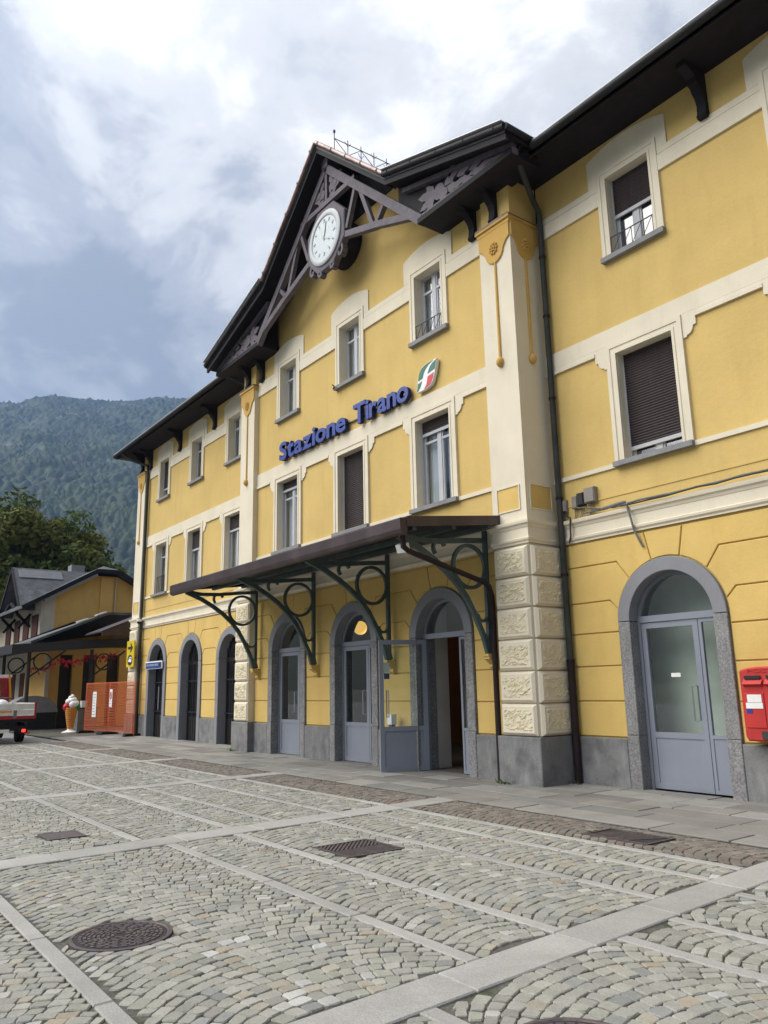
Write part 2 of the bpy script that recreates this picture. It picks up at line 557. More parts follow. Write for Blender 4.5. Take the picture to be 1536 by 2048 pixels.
COVERS = []        # (x, y, half x, half y, round) places where no cobble lies
COVERS += [(8.77, -7.90, 0.335, 0.335, True), (11.80, -6.86, 0.335, 0.335, True), (7.45, -5.05, 0.34, 0.34, False),
           (8.88, -2.56, 0.42, 0.25, False), (4.53, -7.18, 0.25, 0.22, False)]
CROSS = [(-13.9, 0.42), (-9.0, 0.42), (-4.2, 0.42), (0.62, 0.42), (5.60, 0.43), (10.74, 0.34), (15.9, 0.34)]
LONGS = {0: [-11.0, -8.5, -6.55, -5.45, -3.85, -3.08], 1: [-11.0, -8.5, -6.55, -5.45, -3.85, -3.08], 2: [-11.0, -8.5, -6.55, -5.45, -3.85, -3.08],
         3: [-11.0, -8.36, -6.62, -5.50, -4.85, -3.95, -3.08], 4: [-10.4, -8.36, -6.42, -5.61, -4.42, -3.62, -3.08],
         5: [-10.2, -8.4, -7.10, -5.40, -4.80, -3.86, -3.08]}
stones = []        # (x, y, angle, half length along the row, half width, dark, ring polygon)

def strip_tone():
    k = random.uniform(0.86, 1.08)
    return (0.335 * k, 0.325 * k, 0.30 * k, 1)
def slab_piece(name, poly, z0, z1, m, parent, ch=0.006):
    b = MB()
    b.prism(poly, 'z', z0, z1, ch)
    return b.build(name, m, parent)

# cross strips, in slabs about a metre long
for cx, w in CROSS:
    y = Y0
    while y < Y1 - 0.05:
        ln = random.uniform(0.85, 1.35)
        y2 = min(Y1, y + ln)
        if Y1 - y2 < 0.3:
            y2 = Y1
        gp = random.uniform(0.004, 0.008)
        poly = [(sk(cx - w / 2, y), y + gp), (sk(cx + w / 2, y), y + gp), (sk(cx + w / 2, y2), y2 - gp), (sk(cx - w / 2, y2), y2 - gp)]
        slab_piece('granite_strip', poly, -0.03, 0.004 + random.uniform(-0.001, 0.001), 'strip_granite', piazza, 0.008).color = strip_tone()
        y = y2
for i in range(len(CROSS) - 1):
    xa = CROSS[i][0] + CROSS[i][1] / 2
    xb = CROSS[i + 1][0] - CROSS[i + 1][1] / 2
    ls = LONGS[i]
    for yl in ls:
        w = 0.11 if yl < -5 else 0.095
        x = xa
        while x < xb - 0.02:
            x2 = min(xb, x + random.uniform(0.9, 1.5))
            if xb - x2 < 0.3:
                x2 = xb
            poly = [(sk(x + 0.006, yl), yl - w / 2), (sk(x2 - 0.006, yl), yl - w / 2), (sk(x2 - 0.006, yl), yl + w / 2), (sk(x + 0.006, yl), yl + w / 2)]
            slab_piece('granite_strip', poly, -0.03, 0.003 + random.uniform(-0.001, 0.001), 'strip_granite', piazza, 0.008).color = strip_tone()
            x = x2
    edges = [Y0] + ls + [Y1]
    for k in range(len(edges) - 1):
        ya, yb = edges[k] + 0.06, edges[k + 1] - 0.055
        if yb - ya < 0.12:
            continue
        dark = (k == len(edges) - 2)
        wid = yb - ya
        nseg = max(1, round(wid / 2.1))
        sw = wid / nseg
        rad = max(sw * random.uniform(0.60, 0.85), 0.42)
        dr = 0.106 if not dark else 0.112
        sag = rad - math.sqrt(max(0, rad * rad - sw * sw / 4))
        for s in range(nseg):
            yc = ya + (s + 0.5) * sw
            row = 0
            xr = xa - 0.02
            while xr < xb + sag + 0.1:
                amax = math.asin(min(1, (sw / 2) / rad))
                a = -amax + random.uniform(0, 0.06)
                while a < amax:
                    st = random.uniform(0.085, 0.132) / rad
                    a2 = min(a + st, amax)
                    if amax - a2 < 0.045 / rad:
                        a2 = amax
                    am = (a + a2) / 2
                    # the row bulges towards -x, centre of curvature at (xr + rad - sag)
                    ccx = xr + math.sqrt(rad * rad - sw * sw / 4)
                    # keep rows a stone apart along x
                    gp = random.uniform(0.0028, 0.0052)
                    hw = dr * 0.5 * math.cos(am) - gp
                    r_mid = rad
                    def pt(an, off):
                        return (ccx - (r_mid) * math.cos(an) + off * math.cos(an) * -1, yc + r_mid * math.sin(an) + off * math.sin(an))
                    da = gp / rad
                    corners = [pt(a + da, -hw), pt(a2 - da, -hw), pt(a2 - da, hw), pt(a + da, hw)]
                    mx, my = pt(am, 0)
                    if xa + 0.03 < mx < xb - 0.03:
                        cc = []
                        for (qx, qy) in corners:
                            nv = mnoise.noise_vector((qx * 1.7, qy * 1.7, 0.0))
                            qx += random.uniform(-0.0075, 0.0075) + nv.x * 0.045
                            qy += random.uniform(-0.0075, 0.0075) + nv.y * 0.045
                            qx = min(max(qx, xa + 0.006), xb - 0.006)
                            qy = min(max(qy, ya - 0.004), yb + 0.004)
                            cc.append((sk(qx, qy), qy))
                        gx, gy = sk(mx, my), my
                        ok, a_before = True, abs(area2(cc))
                        for (ox, oy, hx, hy, rd) in COVERS:
                            if abs(gx - ox) > hx + 0.2 or abs(gy - oy) > hy + 0.2:
                                continue
                            nc_ = []
                            for (qx, qy) in cc:
                                if rd:
                                    dd = math.hypot(qx - ox, qy - oy)
                                    if dd < hx + 0.006:
                                        qx, qy = ox + (qx - ox) / dd * (hx + 0.006), oy + (qy - oy) / dd * (hx + 0.006)
                                elif abs(qx - ox) < hx + 0.006 and abs(qy - oy) < hy + 0.006:
                                    if hx - abs(gx - ox) < hy - abs(gy - oy):
                                        qx = ox + math.copysign(hx + 0.006, gx - ox)
                                    else:
                                        qy = oy + math.copysign(hy + 0.006, gy - oy)
                                nc_.append((qx, qy))
                            cc = nc_
                            if abs(area2(cc)) < 0.30 * a_before or (math.hypot(gx - ox, gy - oy) < hx if rd else (abs(gx - ox) < hx and abs(gy - oy) < hy)):
                                ok = False
                        if ok:
                            stones.append((gx, gy, cc, dark))
                    a = a2
                xr += dr
                row += 1

PAL = [((0.345, 0.345, 0.325), 36), ((0.31, 0.31, 0.295), 26), ((0.375, 0.37, 0.35), 16), ((0.33, 0.335, 0.305), 14), ((0.28, 0.29, 0.295), 7),
       ((0.37, 0.345, 0.30), 5), ((0.35, 0.305, 0.255), 1.2), ((0.43, 0.425, 0.41), 5), ((0.35, 0.27, 0.225), 0.2), ((0.48, 0.485, 0.49), 1.2)]
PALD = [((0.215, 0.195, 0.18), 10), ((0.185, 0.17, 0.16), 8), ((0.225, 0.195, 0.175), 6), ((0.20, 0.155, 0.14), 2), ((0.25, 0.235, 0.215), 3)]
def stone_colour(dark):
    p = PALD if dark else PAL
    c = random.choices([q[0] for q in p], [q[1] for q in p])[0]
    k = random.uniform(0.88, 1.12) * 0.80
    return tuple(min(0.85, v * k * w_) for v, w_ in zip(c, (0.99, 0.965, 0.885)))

def stone_geom(cc, zt, sh=0.006, near=False):
    """uneven cobble: bottom ring, shoulder ring, nearly flat top; near ones get a rougher outline"""
    if near:
        out = []
        for i in range(4):
            p, q = cc[i], cc[(i + 1) % 4]
            dx, dy = q[0] - p[0], q[1] - p[1]
            out.append((p[0] + dx * 0.10, p[1] + dy * 0.10))
            t, o_ = random.uniform(0.35, 0.65), random.uniform(-0.055, 0.03)
            out.append((p[0] + dx * t + dy * o_ * -1, p[1] + dy * t + dx * o_))
            out.append((p[0] + dx * 0.90, p[1] + dy * 0.90))
        cc = out
    n = len(cc)
    cx = sum(p[0] for p in cc) / n
    cy = sum(p[1] for p in cc) / n
    ring1 = [(p[0], p[1], -0.03) for p in cc]
    ring2 = [(p[0], p[1], zt - sh + random.uniform(-0.002, 0.002)) for p in cc]
    ring3 = []
    tx, ty = random.uniform(-0.04, 0.04), random.uniform(-0.04, 0.04)
    for p in cc:
        k = random.uniform(0.86, 0.93)
        qx, qy = cx + (p[0] - cx) * k, cy + (p[1] - cy) * k
        ring3.append((qx, qy, zt + (qx - cx) * tx + (qy - cy) * ty))
    fs = []
    for b in (0, n):
        fs += [(b + i, b + (i + 1) % n, b + n + (i + 1) % n, b + n + i) for i in range(n)]
    fs.append(tuple(range(2 * n, 3 * n)))
    return ring1 + ring2 + ring3, fs

# the 300 cobbles that show largest are pieces of their own
seen = []
for i, (x, y, cc, dark) in enumerate(stones):
    q = to_px((x, y, 0))
    if q and -20 < q[0] < 1556 and q[1] < 2060:
        seen.append((q[2], i))
seen.sort()
big = set(i for _, i in seen[:300])
V, F, C = [], [], []
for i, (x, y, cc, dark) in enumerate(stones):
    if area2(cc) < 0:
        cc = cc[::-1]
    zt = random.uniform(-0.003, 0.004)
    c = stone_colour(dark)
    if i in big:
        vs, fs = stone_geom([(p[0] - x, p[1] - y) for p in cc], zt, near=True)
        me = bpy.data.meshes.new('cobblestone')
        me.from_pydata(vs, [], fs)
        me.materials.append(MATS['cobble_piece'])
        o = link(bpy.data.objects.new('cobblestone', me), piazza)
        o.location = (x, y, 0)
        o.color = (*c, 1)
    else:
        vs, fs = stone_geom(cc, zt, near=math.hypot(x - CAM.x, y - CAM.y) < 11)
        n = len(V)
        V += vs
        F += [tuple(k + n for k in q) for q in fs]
        C += [c] * len(vs)
me = bpy.data.meshes.new('cobblestones')
me.from_pydata(V, [], F)
ca = me.color_attributes.new('stone_colour', 'FLOAT_COLOR', 'POINT')
ca.data.foreach_set('color', np.concatenate([np.array(C, dtype=np.float32), np.ones((len(C), 1), np.float32)], 1).ravel())
me.materials.append(MATS['cobble_stone'])
tag(link(bpy.data.objects.new('cobblestones', me), piazza), kind='stuff')

# stone pavement along the building: long slabs in courses, each its own piece
sb = MB()
sb.quad((-24, -2.08, -0.008), (17.5, -2.08, -0.008), (17.5, 0.75, -0.008), (-24, 0.75, -0.008))
pave = tag(sb.build('pavement', 'mortar_bed', fix=False), kind='structure')
yy = -2.07
rows = [0.52, 0.44, 0.50, 0.42, 0.52, 0.40]
for ri, d in enumerate(rows):
    x = -16.5 - random.uniform(0, 1)
    y2 = yy + d
    while x < 17:
        ln = random.choice([0.75, 0.95, 1.15, 1.4]) * random.uniform(0.9, 1.1)
        gp = random.uniform(0.006, 0.014)
        x2 = x + ln
        o = slab_piece('paving_slab', [(x + gp, yy + gp), (x2 - gp, yy + gp), (x2 - gp, y2 - gp), (x + gp, y2 - gp)], -0.04,
                       0.006 + random.uniform(-0.004, 0.004), 'slab_stone', pave, 0.006)
        k = random.uniform(0.62, 1.0)
        wm = random.uniform(-0.006, 0.006)
        o.color = ((0.275 + wm) * k, 0.265 * k, (0.242 - wm) * k, 1)
        x = x2
    yy = y2

# ---- iron covers in the paving
def round_cover(x, y, r, label):
    e_ = empty('manhole_cover', (x, y, 0))
    tag(e_, label, 'manhole cover')
    MB().lathe([(r, -0.03), (r, 0.004), (r - 0.025, 0.006), (r - 0.03, 0.0)], (0, 0, 0), 40).build('rim', 'iron_cover', e_)
    MB().lathe([(r - 0.034, -0.02), (r - 0.034, 0.001)], (0, 0, 0), 40).build('plate', 'iron_gap', e_)
    b = MB()
    k = 0
    rr = 0.05
    while rr < r - 0.06:
        n = max(5, int(2 * math.pi * rr / (0.05 if k % 2 else 0.075)))
        w = 0.019
        for j in range(n):
            a0 = 2 * math.pi * (j + 0.1 + 0.3 * (k % 3)) / n
            a1 = a0 + 2 * math.pi * 0.72 / n
            pl = [(math.cos(a0) * rr, math.sin(a0) * rr), (math.cos(a1) * rr, math.sin(a1) * rr), (math.cos(a1) * (rr + w), math.sin(a1) * (rr + w)), (math.cos(a0) * (rr + w), math.sin(a0) * (rr + w))]
            b.prism(pl, 'z', 0.0005, 0.006)
        rr += 0.029
        k += 1
    b.build('tread_pattern', 'iron_cover', e_)
    return e_
round_cover(8.77, -7.90, 0.335, 'round iron manhole cover with ringed tread among grey cobbles beside the long granite strip')
round_cover(11.80, -6.86, 0.335, 'round iron manhole cover set inside a fan of cobbles beside the wide granite strip')
def rect_cover(x, y, hx, hy, label, style):
    e_ = empty('drain_cover', (x, y, 0))
    tag(e_, label, 'drain cover')
    fr = MB()
    for a in ((-hx, hx, -hy, -hy + 0.03), (-hx, hx, hy - 0.03, hy), (-hx, -hx + 0.03, -hy + 0.03, hy - 0.03), (hx - 0.03, hx, -hy + 0.03, hy - 0.03)):
        fr.box(*a, -0.03, 0.006)
    fr.build('frame', 'iron_cover', e_)
    MB().box(-hx + 0.03, hx - 0.03, -hy + 0.03, hy - 0.03, -0.03, -0.004 if style != 'plain' else 0.004).build('plate', 'iron_gap' if style != 'plain' else 'iron_cover', e_)
    if style == 'plain':
        return
    b = MB()
    st = 0.052
    n = int((hx + hy) * 2 / st)
    for j in range(-n, n):
        if style == 'chevron':
            for sg in (-1, 1):
                x0 = -hx + 0.03
                c = j * st
                p0, p1 = Vector((0.0 if True else x0, c, 0)), Vector((sg * (hx - 0.035), c + (hx - 0.035) * 0.9, 0))
                ylim = hy - 0.035
                if p1.y < -ylim or p0.y > ylim:
                    continue
                def cut(p, q):
                    t0, t1 = 0.0, 1.0
                    dy = q.y - p.y
                    for lim, s in ((ylim, 1), (-ylim, -1)):
                        if s * p.y > s * lim:
                            t0 = max(t0, (lim - p.y) / dy)
                        if s * q.y > s * lim:
                            t1 = min(t1, (lim - p.y) / dy)
                    return p + (q - p) * t0, p + (q - p) * t1, t1 - t0
                a, d, l = cut(p0, p1)
                if l > 0.05:
                    b.bar((a.x, a.y, 0), (d.x, d.y, 0), 0.022, 0.010, (0, 0, 1))
        else:
            c = -hx + j * st
            p0, p1 = Vector((c, -hy + 0.035, 0)), Vector((c + 0.22, hy - 0.035, 0))
            if p0.x > -hx + 0.05 and p1.x < hx - 0.05:
                b.bar((p0.x, p0.y, 0), (p1.x, p1.y, 0), 0.026, 0.010, (0, 0, 1))
    b.build('tread_pattern', 'iron_cover', e_)
rect_cover(7.45, -5.05, 0.335, 0.335, 'square iron drain cover with chevron ribs among grey cobbles', 'chevron')
rect_cover(8.88, -2.56, 0.41, 0.24, 'oblong iron drain grate in the dark cobble band by the slab pavement', 'slant')
rect_cover(4.53, -7.18, 0.24, 0.21, 'small plain iron cover plate among the grey cobbles', 'plain')

# ---- mountains round the valley: wooded slopes
def hash2(ix, iy, k):
    h = (ix.astype(np.int64) * 374761393 + iy.astype(np.int64) * 668265263 + k * 974634773) & 0xffffffff
    h = ((h ^ (h >> 13)) * 1274126177) & 0xffffffff
    return ((h ^ (h >> 16)) & 0xffffff) / float(0xffffff)
def vnoise(x, y, k):
    ix, iy = np.floor(x), np.floor(y)
    fx, fy = x - ix, y - iy
    fx, fy = fx * fx * (3 - 2 * fx), fy * fy * (3 - 2 * fy)
    a, b = hash2(ix, iy, k), hash2(ix + 1, iy, k)
    c, d = hash2(ix, iy + 1, k), hash2(ix + 1, iy + 1, k)
    return (a * (1 - fx) + b * fx) * (1 - fy) + (c * (1 - fx) + d * fx) * fy
def fbm(x, y, k, o=5):
    s, a = 0, 0.5
    for i in range(o):
        s = s + a * (vnoise(x, y, k + i) - 0.5)
        x, y, a = x * 2.03 + 7.1, y * 2.03 + 3.7, a * 0.5
    return s
def terrain(az, rr):
    A, RR = np.meshgrid(np.radians(az), rr, indexing='ij')
    x, y = RR * np.cos(A) + 14.5, RR * np.sin(A) - 9.9
    deg = np.degrees(A)
    ridge = np.interp(deg, [-200, 100, 140, 158, 161, 164, 167.5, 170.7, 174, 180, 215, 400], [0.30, 0.30, 0.36, 0.372, 0.364, 0.354, 0.352, 0.334, 0.32, 0.30, 0.26, 0.26]) * 2250
    t = np.clip((RR - 520) / (2250 - 520), 0, 1.6)
    prof = np.where(t < 1, t ** 1.12, 1 - (t - 1) * 0.7)
    z = ridge * prof
    z = z + fbm(x / 420, y / 420, 3) * 210 * np.clip(t * 1.6, 0, 1) * np.clip((1.02 - t) * 3, 0.05, 1)
    z = z + np.abs(fbm(x / 160, y / 160, 31)) * 80 * np.clip(t * 2, 0, 1)
    return x, y, z, t
def slope(name, az, rr, crown, kind):
    x, y, z, t = terrain(az, rr)
    na, nr = len(az), len(rr)
    hue = np.full(x.shape, 0.5)
    tone = np.full(x.shape, 0.5)
    if crown:
        best = np.full(x.shape, 9.0)
        hb = np.zeros(x.shape)
        mask = vnoise(x / 90, y / 90, 61) * 0.7 + vnoise(x / 25, y / 25, 62) * 0.3 > 0.5
        cs = np.where(mask, 6.0, 12.5)
        ix, iy = np.floor(x / cs), np.floor(y / cs)
        for dx in (-1, 0, 1):
            for dy in (-1, 0, 1):
                jx, jy = ix + dx, iy + dy
                px, py = (jx + hash2(jx, jy, 5)) * cs, (jy + hash2(jx, jy, 6)) * cs
                d = np.hypot(x - px, y - py) / cs
                w = d < best
                best = np.where(w, d, best)
                hb = np.where(w, hash2(jx, jy, 7), hb)
                hue = np.where(w, hash2(jx, jy, 8), hue)
        z = z + np.clip(1 - best * best * 1.6, 0, 1) * (3 + 9 * hb * hb + 5 * vnoise(x / 60, y / 60, 77)) * np.clip(t * 12, 0, 1)
        tone = hb
    n_big = fbm(x / 130, y / 130, 51) + 0.5
    n_mid = fbm(x / 35, y / 35, 57) + 0.5
    gain_ = (0.55 + 0.9 * (hue - 0.2) * 0.6 + 0.9 * (n_mid - 0.5))[..., None]
    base = np.stack([0.014 + 0.036 * n_big + 0.02 * hue * hue, 0.034 + 0.042 * n_big + 0.014 * hue, 0.016 + 0.006 * n_big], -1) * np.clip(gain_, 0.25, 2)
    clear = (vnoise(x / 38, y / 38, 90) > 0.86) & (vnoise(x / 210, y / 210, 91) > 0.5)
    base = np.where(clear[..., None], np.array([0.10, 0.11, 0.08]), base)
    V = np.stack([x, y, z - 2], -1).reshape(-1, 3)
    idx = np.arange(na * nr).reshape(na, nr)
    F = np.stack([idx[:-1, :-1], idx[1:, :-1], idx[1:, 1:], idx[:-1, 1:]], -1).reshape(-1, 4)
    me = bpy.data.meshes.new(name)
    me.vertices.add(len(V))
    me.vertices.foreach_set('co', V.astype(np.float32).ravel())
    me.loops.add(F.size)
    me.loops.foreach_set('vertex_index', F.astype(np.int32).ravel())
    me.polygons.add(len(F))
    me.polygons.foreach_set('loop_start', np.arange(0, F.size, 4, dtype=np.int32))
    me.polygons.foreach_set('loop_total', np.full(len(F), 4, np.int32))
    me.update()
    ca = me.color_attributes.new('leaf_colour', 'FLOAT_COLOR', 'POINT')
    cc = np.concatenate([base.reshape(-1, 3), np.ones((len(V), 1))], 1).astype(np.float32)
    ca.data.foreach_set('color', cc.ravel())
    me.materials.append(MATS['forest'])
    return tag(link(bpy.data.objects.new(name, me)), kind=kind)
slope('mountain', np.arange(150.0, 178.01, 0.11), np.concatenate([np.arange(520, 2300, 4.0), np.arange(2300, 2600, 40.0)]), True, 'structure')
slope('mountain', np.arange(178.01, 510.01, 2.0), np.arange(520, 2700, 60.0), False, 'structure')

# ---- the valley air
hz = MB()
hz.box(-2740, 2770, -2770, 2740, -8, 960)
hm = bpy.data.materials.new('haze_air')
hm.use_nodes = True
hm.node_tree.nodes.clear()
ho = hm.node_tree.nodes.new('ShaderNodeOutputMaterial')
hv = hm.node_tree.nodes.new('ShaderNodeVolumePrincipled')
hv.inputs['Color'].default_value = (0.36, 0.58, 1.0, 1)
hv.inputs['Density'].default_value = 0.000135
hv.inputs['Anisotropy'].default_value = 0.2
hm.node_tree.links.new(hv.outputs[0], ho.inputs['Volume'])
tag(hz.build('haze', hm), kind='stuff')

# ================================================================== STATION BUILDING
S = 0.635                       # the wings stand back by this much
B = 2.953                       # bay spacing
CB = [-B, 0.0, B]               # central bays
WB = [7.537, 10.506, 13.534]    # wing bays (mirrored)
PX0, PX1 = 4.678, 5.492         # giant pilaster of the central block
PF = -0.146                     # its front
ZP = 0.75                       # plinth
ZC0, ZC1 = 3.93, 4.33           # cornice above the ground floor
ZS = 2.53                       # arch springing
RO, RI = 0.925, 0.712             # arch surround radii
ZT = 10.98                      # soffit
XE0, XE1 = 15.25, 16.05         # end pilasters

st = empty('station_building', (0, 0, 0))
tag(st, 'long yellow stucco railway station with cream trim, gable clock and arched doorways', 'building')

# ---- wall cores (upper floors), with window openings
def wall_grid(mb, y0, y1, x0, x1, z0, z1, holes):
    xs = sorted({x0, x1, *[h[0] for h in holes], *[h[1] for h in holes]})
    zs = sorted({z0, z1, *[h[2] for h in holes], *[h[3] for h in holes]})
    xs = [x for x in xs if x0 <= x <= x1]
    zs = [z for z in zs if z0 <= z <= z1]
    for i in range(len(xs) - 1):
        k = 0
        while k < len(zs) - 1:
            xm = (xs[i] + xs[i + 1]) / 2
            def solid(kk):
                zm = (zs[kk] + zs[kk + 1]) / 2
                return not any(h[0] < xm < h[1] and h[2] < zm < h[3] for h in holes)
            if solid(k):
                k2 = k
                while k2 + 1 < len(zs) - 1 and solid(k2 + 1):
                    k2 += 1
                mb.box(xs[i], xs[i + 1], y0, y1, zs[k], zs[k2 + 1])
                k = k2 + 1
            else:
                k += 1
W1, W2 = 0.53, 0.43             # half widths of the first and second floor windows
Z10, Z11 = 5.12, 6.98
Z20, Z21 = 8.75, 10.24
def holes_for(xs):
    h = []
    for x in xs:
        h.append((x - W1, x + W1, Z10, Z11))
        h.append((x - W2, x + W2, Z20, Z21))
    return h
w = MB()
wall_grid(w, 0.0, 0.45, -PX0, PX0, 4.1, 11.0, holes_for(CB))
gab = [(-5.6, 11.0), (5.6, 11.0), (5.6, 11.2), (2.72, 12.13), (0, 14.55), (-2.72, 12.13), (-5.6, 11.2)]
w.prism(gab, 'y', 0.45, 0.0)
w.build('wall', 'yellow_stucco', st)
for sg in (-1, 1):
    w = MB()
    a, b = (PX1 + 0.0, XE0) if sg > 0 else (-XE0, -PX1)
    wall_grid(w, S, S + 0.45, a, b, 4.1, 11.2, holes_for([sg * q for q in WB]))
    w.build('wall', 'yellow_stucco', st)
# ---- ground floor wall cores with arched openings
def arch_wall(mb, y0, y1, xa, xb, centres):
    RC = RO - 0.04
    edges = [xa] + [q for c in sorted(centres) for q in (c - RC, c + RC)] + [xb]
    for i in range(0, len(edges), 2):
        mb.box(edges[i], edges[i + 1], y0, y1, 0, 4.1)
    for c in centres:
        pl = [(c + RC, 4.1), (c - RC, 4.1)] + arc(c, ZS, RC, 180, 0, 20)
        mb.prism(pl, 'y', y1, y0)
w = MB()
arch_wall(w, 0.025, 0.45, -PX0, PX0, CB)
w.build('wall', 'yellow_stucco', st)
for sg in (-1, 1):
    w = MB()
    a, b = (PX1, XE0) if sg > 0 else (-XE0, -PX1)
    arch_wall(w, S + 0.025, S + 0.45, a, b, [sg * q for q in WB])
    w.build('wall', 'yellow_stucco', st)
# end walls, back wall, floors
w = MB()
for sg in (-1, 1):
    w.box(min(sg * XE0, sg * (XE1 - 0.06)), max(sg * XE0, sg * (XE1 - 0.06)), S + 0.1, 12.0, 0, 11.15)
w.box(-XE0, XE0, 11.6, 12.0, 0, 11.15)
w.build('outer_wall', 'yellow_stucco', st)
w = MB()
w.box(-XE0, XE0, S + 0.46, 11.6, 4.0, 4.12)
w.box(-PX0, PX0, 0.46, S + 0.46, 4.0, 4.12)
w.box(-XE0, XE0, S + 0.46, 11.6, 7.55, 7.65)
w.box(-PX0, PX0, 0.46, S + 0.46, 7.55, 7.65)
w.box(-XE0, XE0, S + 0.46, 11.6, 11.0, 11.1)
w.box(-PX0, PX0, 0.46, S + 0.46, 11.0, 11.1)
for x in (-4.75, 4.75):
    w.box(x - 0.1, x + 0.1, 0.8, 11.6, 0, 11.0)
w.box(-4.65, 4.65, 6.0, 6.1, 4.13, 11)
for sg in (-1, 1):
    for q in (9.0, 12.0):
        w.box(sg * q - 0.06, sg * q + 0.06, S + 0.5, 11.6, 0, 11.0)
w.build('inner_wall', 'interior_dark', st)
w = MB()
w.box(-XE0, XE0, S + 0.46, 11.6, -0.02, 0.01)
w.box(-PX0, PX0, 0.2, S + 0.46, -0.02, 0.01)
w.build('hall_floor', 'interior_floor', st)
# booking hall seen through the open door: orange back wall with an arch, cream lining by the door
w = MB()
pl = [(-4.6, 0.02), (-4.6, 3.98), (4.6, 3.98), (4.6, 0.02), (1.8, 0.02), (1.8, 1.9)] + arc(0.8, 1.9, 1.0, 0, 180, 12) + [(-0.2, 0.02)]
w.prism(pl, 'y', 5.2, 5.1)
w.build('hall_arch_wall', 'interior_orange', st)
MB().box(6.6, 8.5, S + 0.75, S + 0.80, 0.02, 3.9).build('reflection_board', 'pale_reflection', st)  # added pale board, imitates the reflection in the right wing door's glass
MB().box(B - 0.65, B + 0.1, 1.9, 2.0, 0.02, 2.6).build('hall_cabinet', 'dark_door_wood', st)
w = MB()
w.box(B - 0.95, B - 0.72, 0.47, 0.80, 0.02, 3.95)
w.box(B + 0.72, B + 0.95, 0.47, 0.80, 0.02, 3.95)
w.box(B - 0.72, B + 0.72, 2.4, 2.5, 2.75, 3.98)
w.build('door_lining', 'interior_cream', st)
w = MB()
w.box(B - 0.05, B + 0.12, 2.33, 2.39, 2.78, 3.35)
w.build('hall_post', 'dark_door_wood', st)

# ---- rusticated panels of the ground floor: each course block its own piece
def ptA(c, side, ang, r=RO + 0.012):
    return (c + side * r * math.cos(R(ang)), ZS + r * math.sin(R(ang)))
LEV = [ZP + 0.0, 1.30, 1.85, 2.38, 2.89, 3.50]
ZTOP = 3.90
def joint(bound, k):
    """points of the joint at level index k from the arch side outwards; bound=('arch',c,side) or ('edge',x)"""
    if bound[0] == 'edge':
        return [(bound[1], LEV[k])]
    _, c, s = bound
    if k <= 3:
        return [(c + s * (RO + 0.012), LEV[k])]
    ang = 12.0 if k == 4 else 45.0
    p = ptA(c, s, ang)
    dz = LEV[k] - p[1]
    return [p, (p[0] + s * dz * (1.0 if k == 4 else 0.75), LEV[k])]
def side_pts(bound, k):
    """points up the side between joint k and k+1"""
    if bound[0] == 'edge':
        return []
    _, c, s = bound
    if k == 3:
        return [(c + s * (RO + 0.012), ZS)] + [ptA(c, s, a) for a in (4, 8)]
    if k == 4:
        return [ptA(c, s, a) for a in (18, 25, 32, 39)]
    if k == 5:
        return [ptA(c, s, a) for a in (51, 57, 63, 69)]
    return []
def shrink_x(pl, g_):
    return inset(pl, g_)
def panels(y, lb, rb):
    for k in range(6):
        lo_l, lo_r = joint(lb, k), joint(rb, k)
        if k < 5:
            up_l, up_r = joint(lb, k + 1), joint(rb, k + 1)
        else:
            def top(bd):
                if bd[0] == 'edge':
                    return [(bd[1], ZTOP)]
                p = ptA(bd[1], bd[2], 75)
                return [p, (p[0] + bd[2] * 0.10, ZTOP)]
            up_l, up_r = top(lb), top(rb)
        pl = lo_l + lo_r[::-1] + side_pts(rb, k) + up_r + up_l[::-1] + side_pts(lb, k)[::-1]
        q = inset(pl, 0.010)
        MB().prism(q, 'y', y + 0.03, y - 0.004, 0.008).build('rustic_block', 'yellow_panel', st)
def keystone(y, c):
    pl = [ptA(c, -1, 75), ptA(c, -1, 83), ptA(c, 1, 90), ptA(c, 1, 83), ptA(c, 1, 75)]
    pl = pl + [(pl[-1][0] + 0.10, ZTOP), (pl[0][0] - 0.10, ZTOP)]
    MB().prism(inset(pl, 0.010), 'y', y + 0.03, y - 0.004, 0.008).build('rustic_block', 'yellow_panel', st)
def ground_floor(y, cs, xa, xb):
    cs = sorted(cs)
    bounds = [('edge', xa)] + [q for c in cs for q in (('arch', c, -1), ('arch', c, 1))] + [('edge', xb)]
    for i in range(0, len(bounds), 2):
        panels(y, bounds[i], bounds[i + 1])
    for c in cs:
        keystone(y, c)
    # plinth blocks
    for i in range(0, len(bounds), 2):
        l = bounds[i][1] if bounds[i][0] == 'edge' else bounds[i][1] + RO + 0.004
        r = bounds[i + 1][1] if bounds[i + 1][0] == 'edge' else bounds[i + 1][1] - RO - 0.004
        MB().prism([(l, -0.03), (r, -0.03), (r, ZP - 0.012), (l, ZP - 0.012)], 'y', y + 0.1, y - 0.05, 0.012).build('plinth_block', 'plinth_stone', st)
ground_floor(0.0, CB, -PX0, PX0)
ground_floor(S, WB, PX1, XE0)
ground_floor(S, [-q for q in WB], -XE0, -PX1)

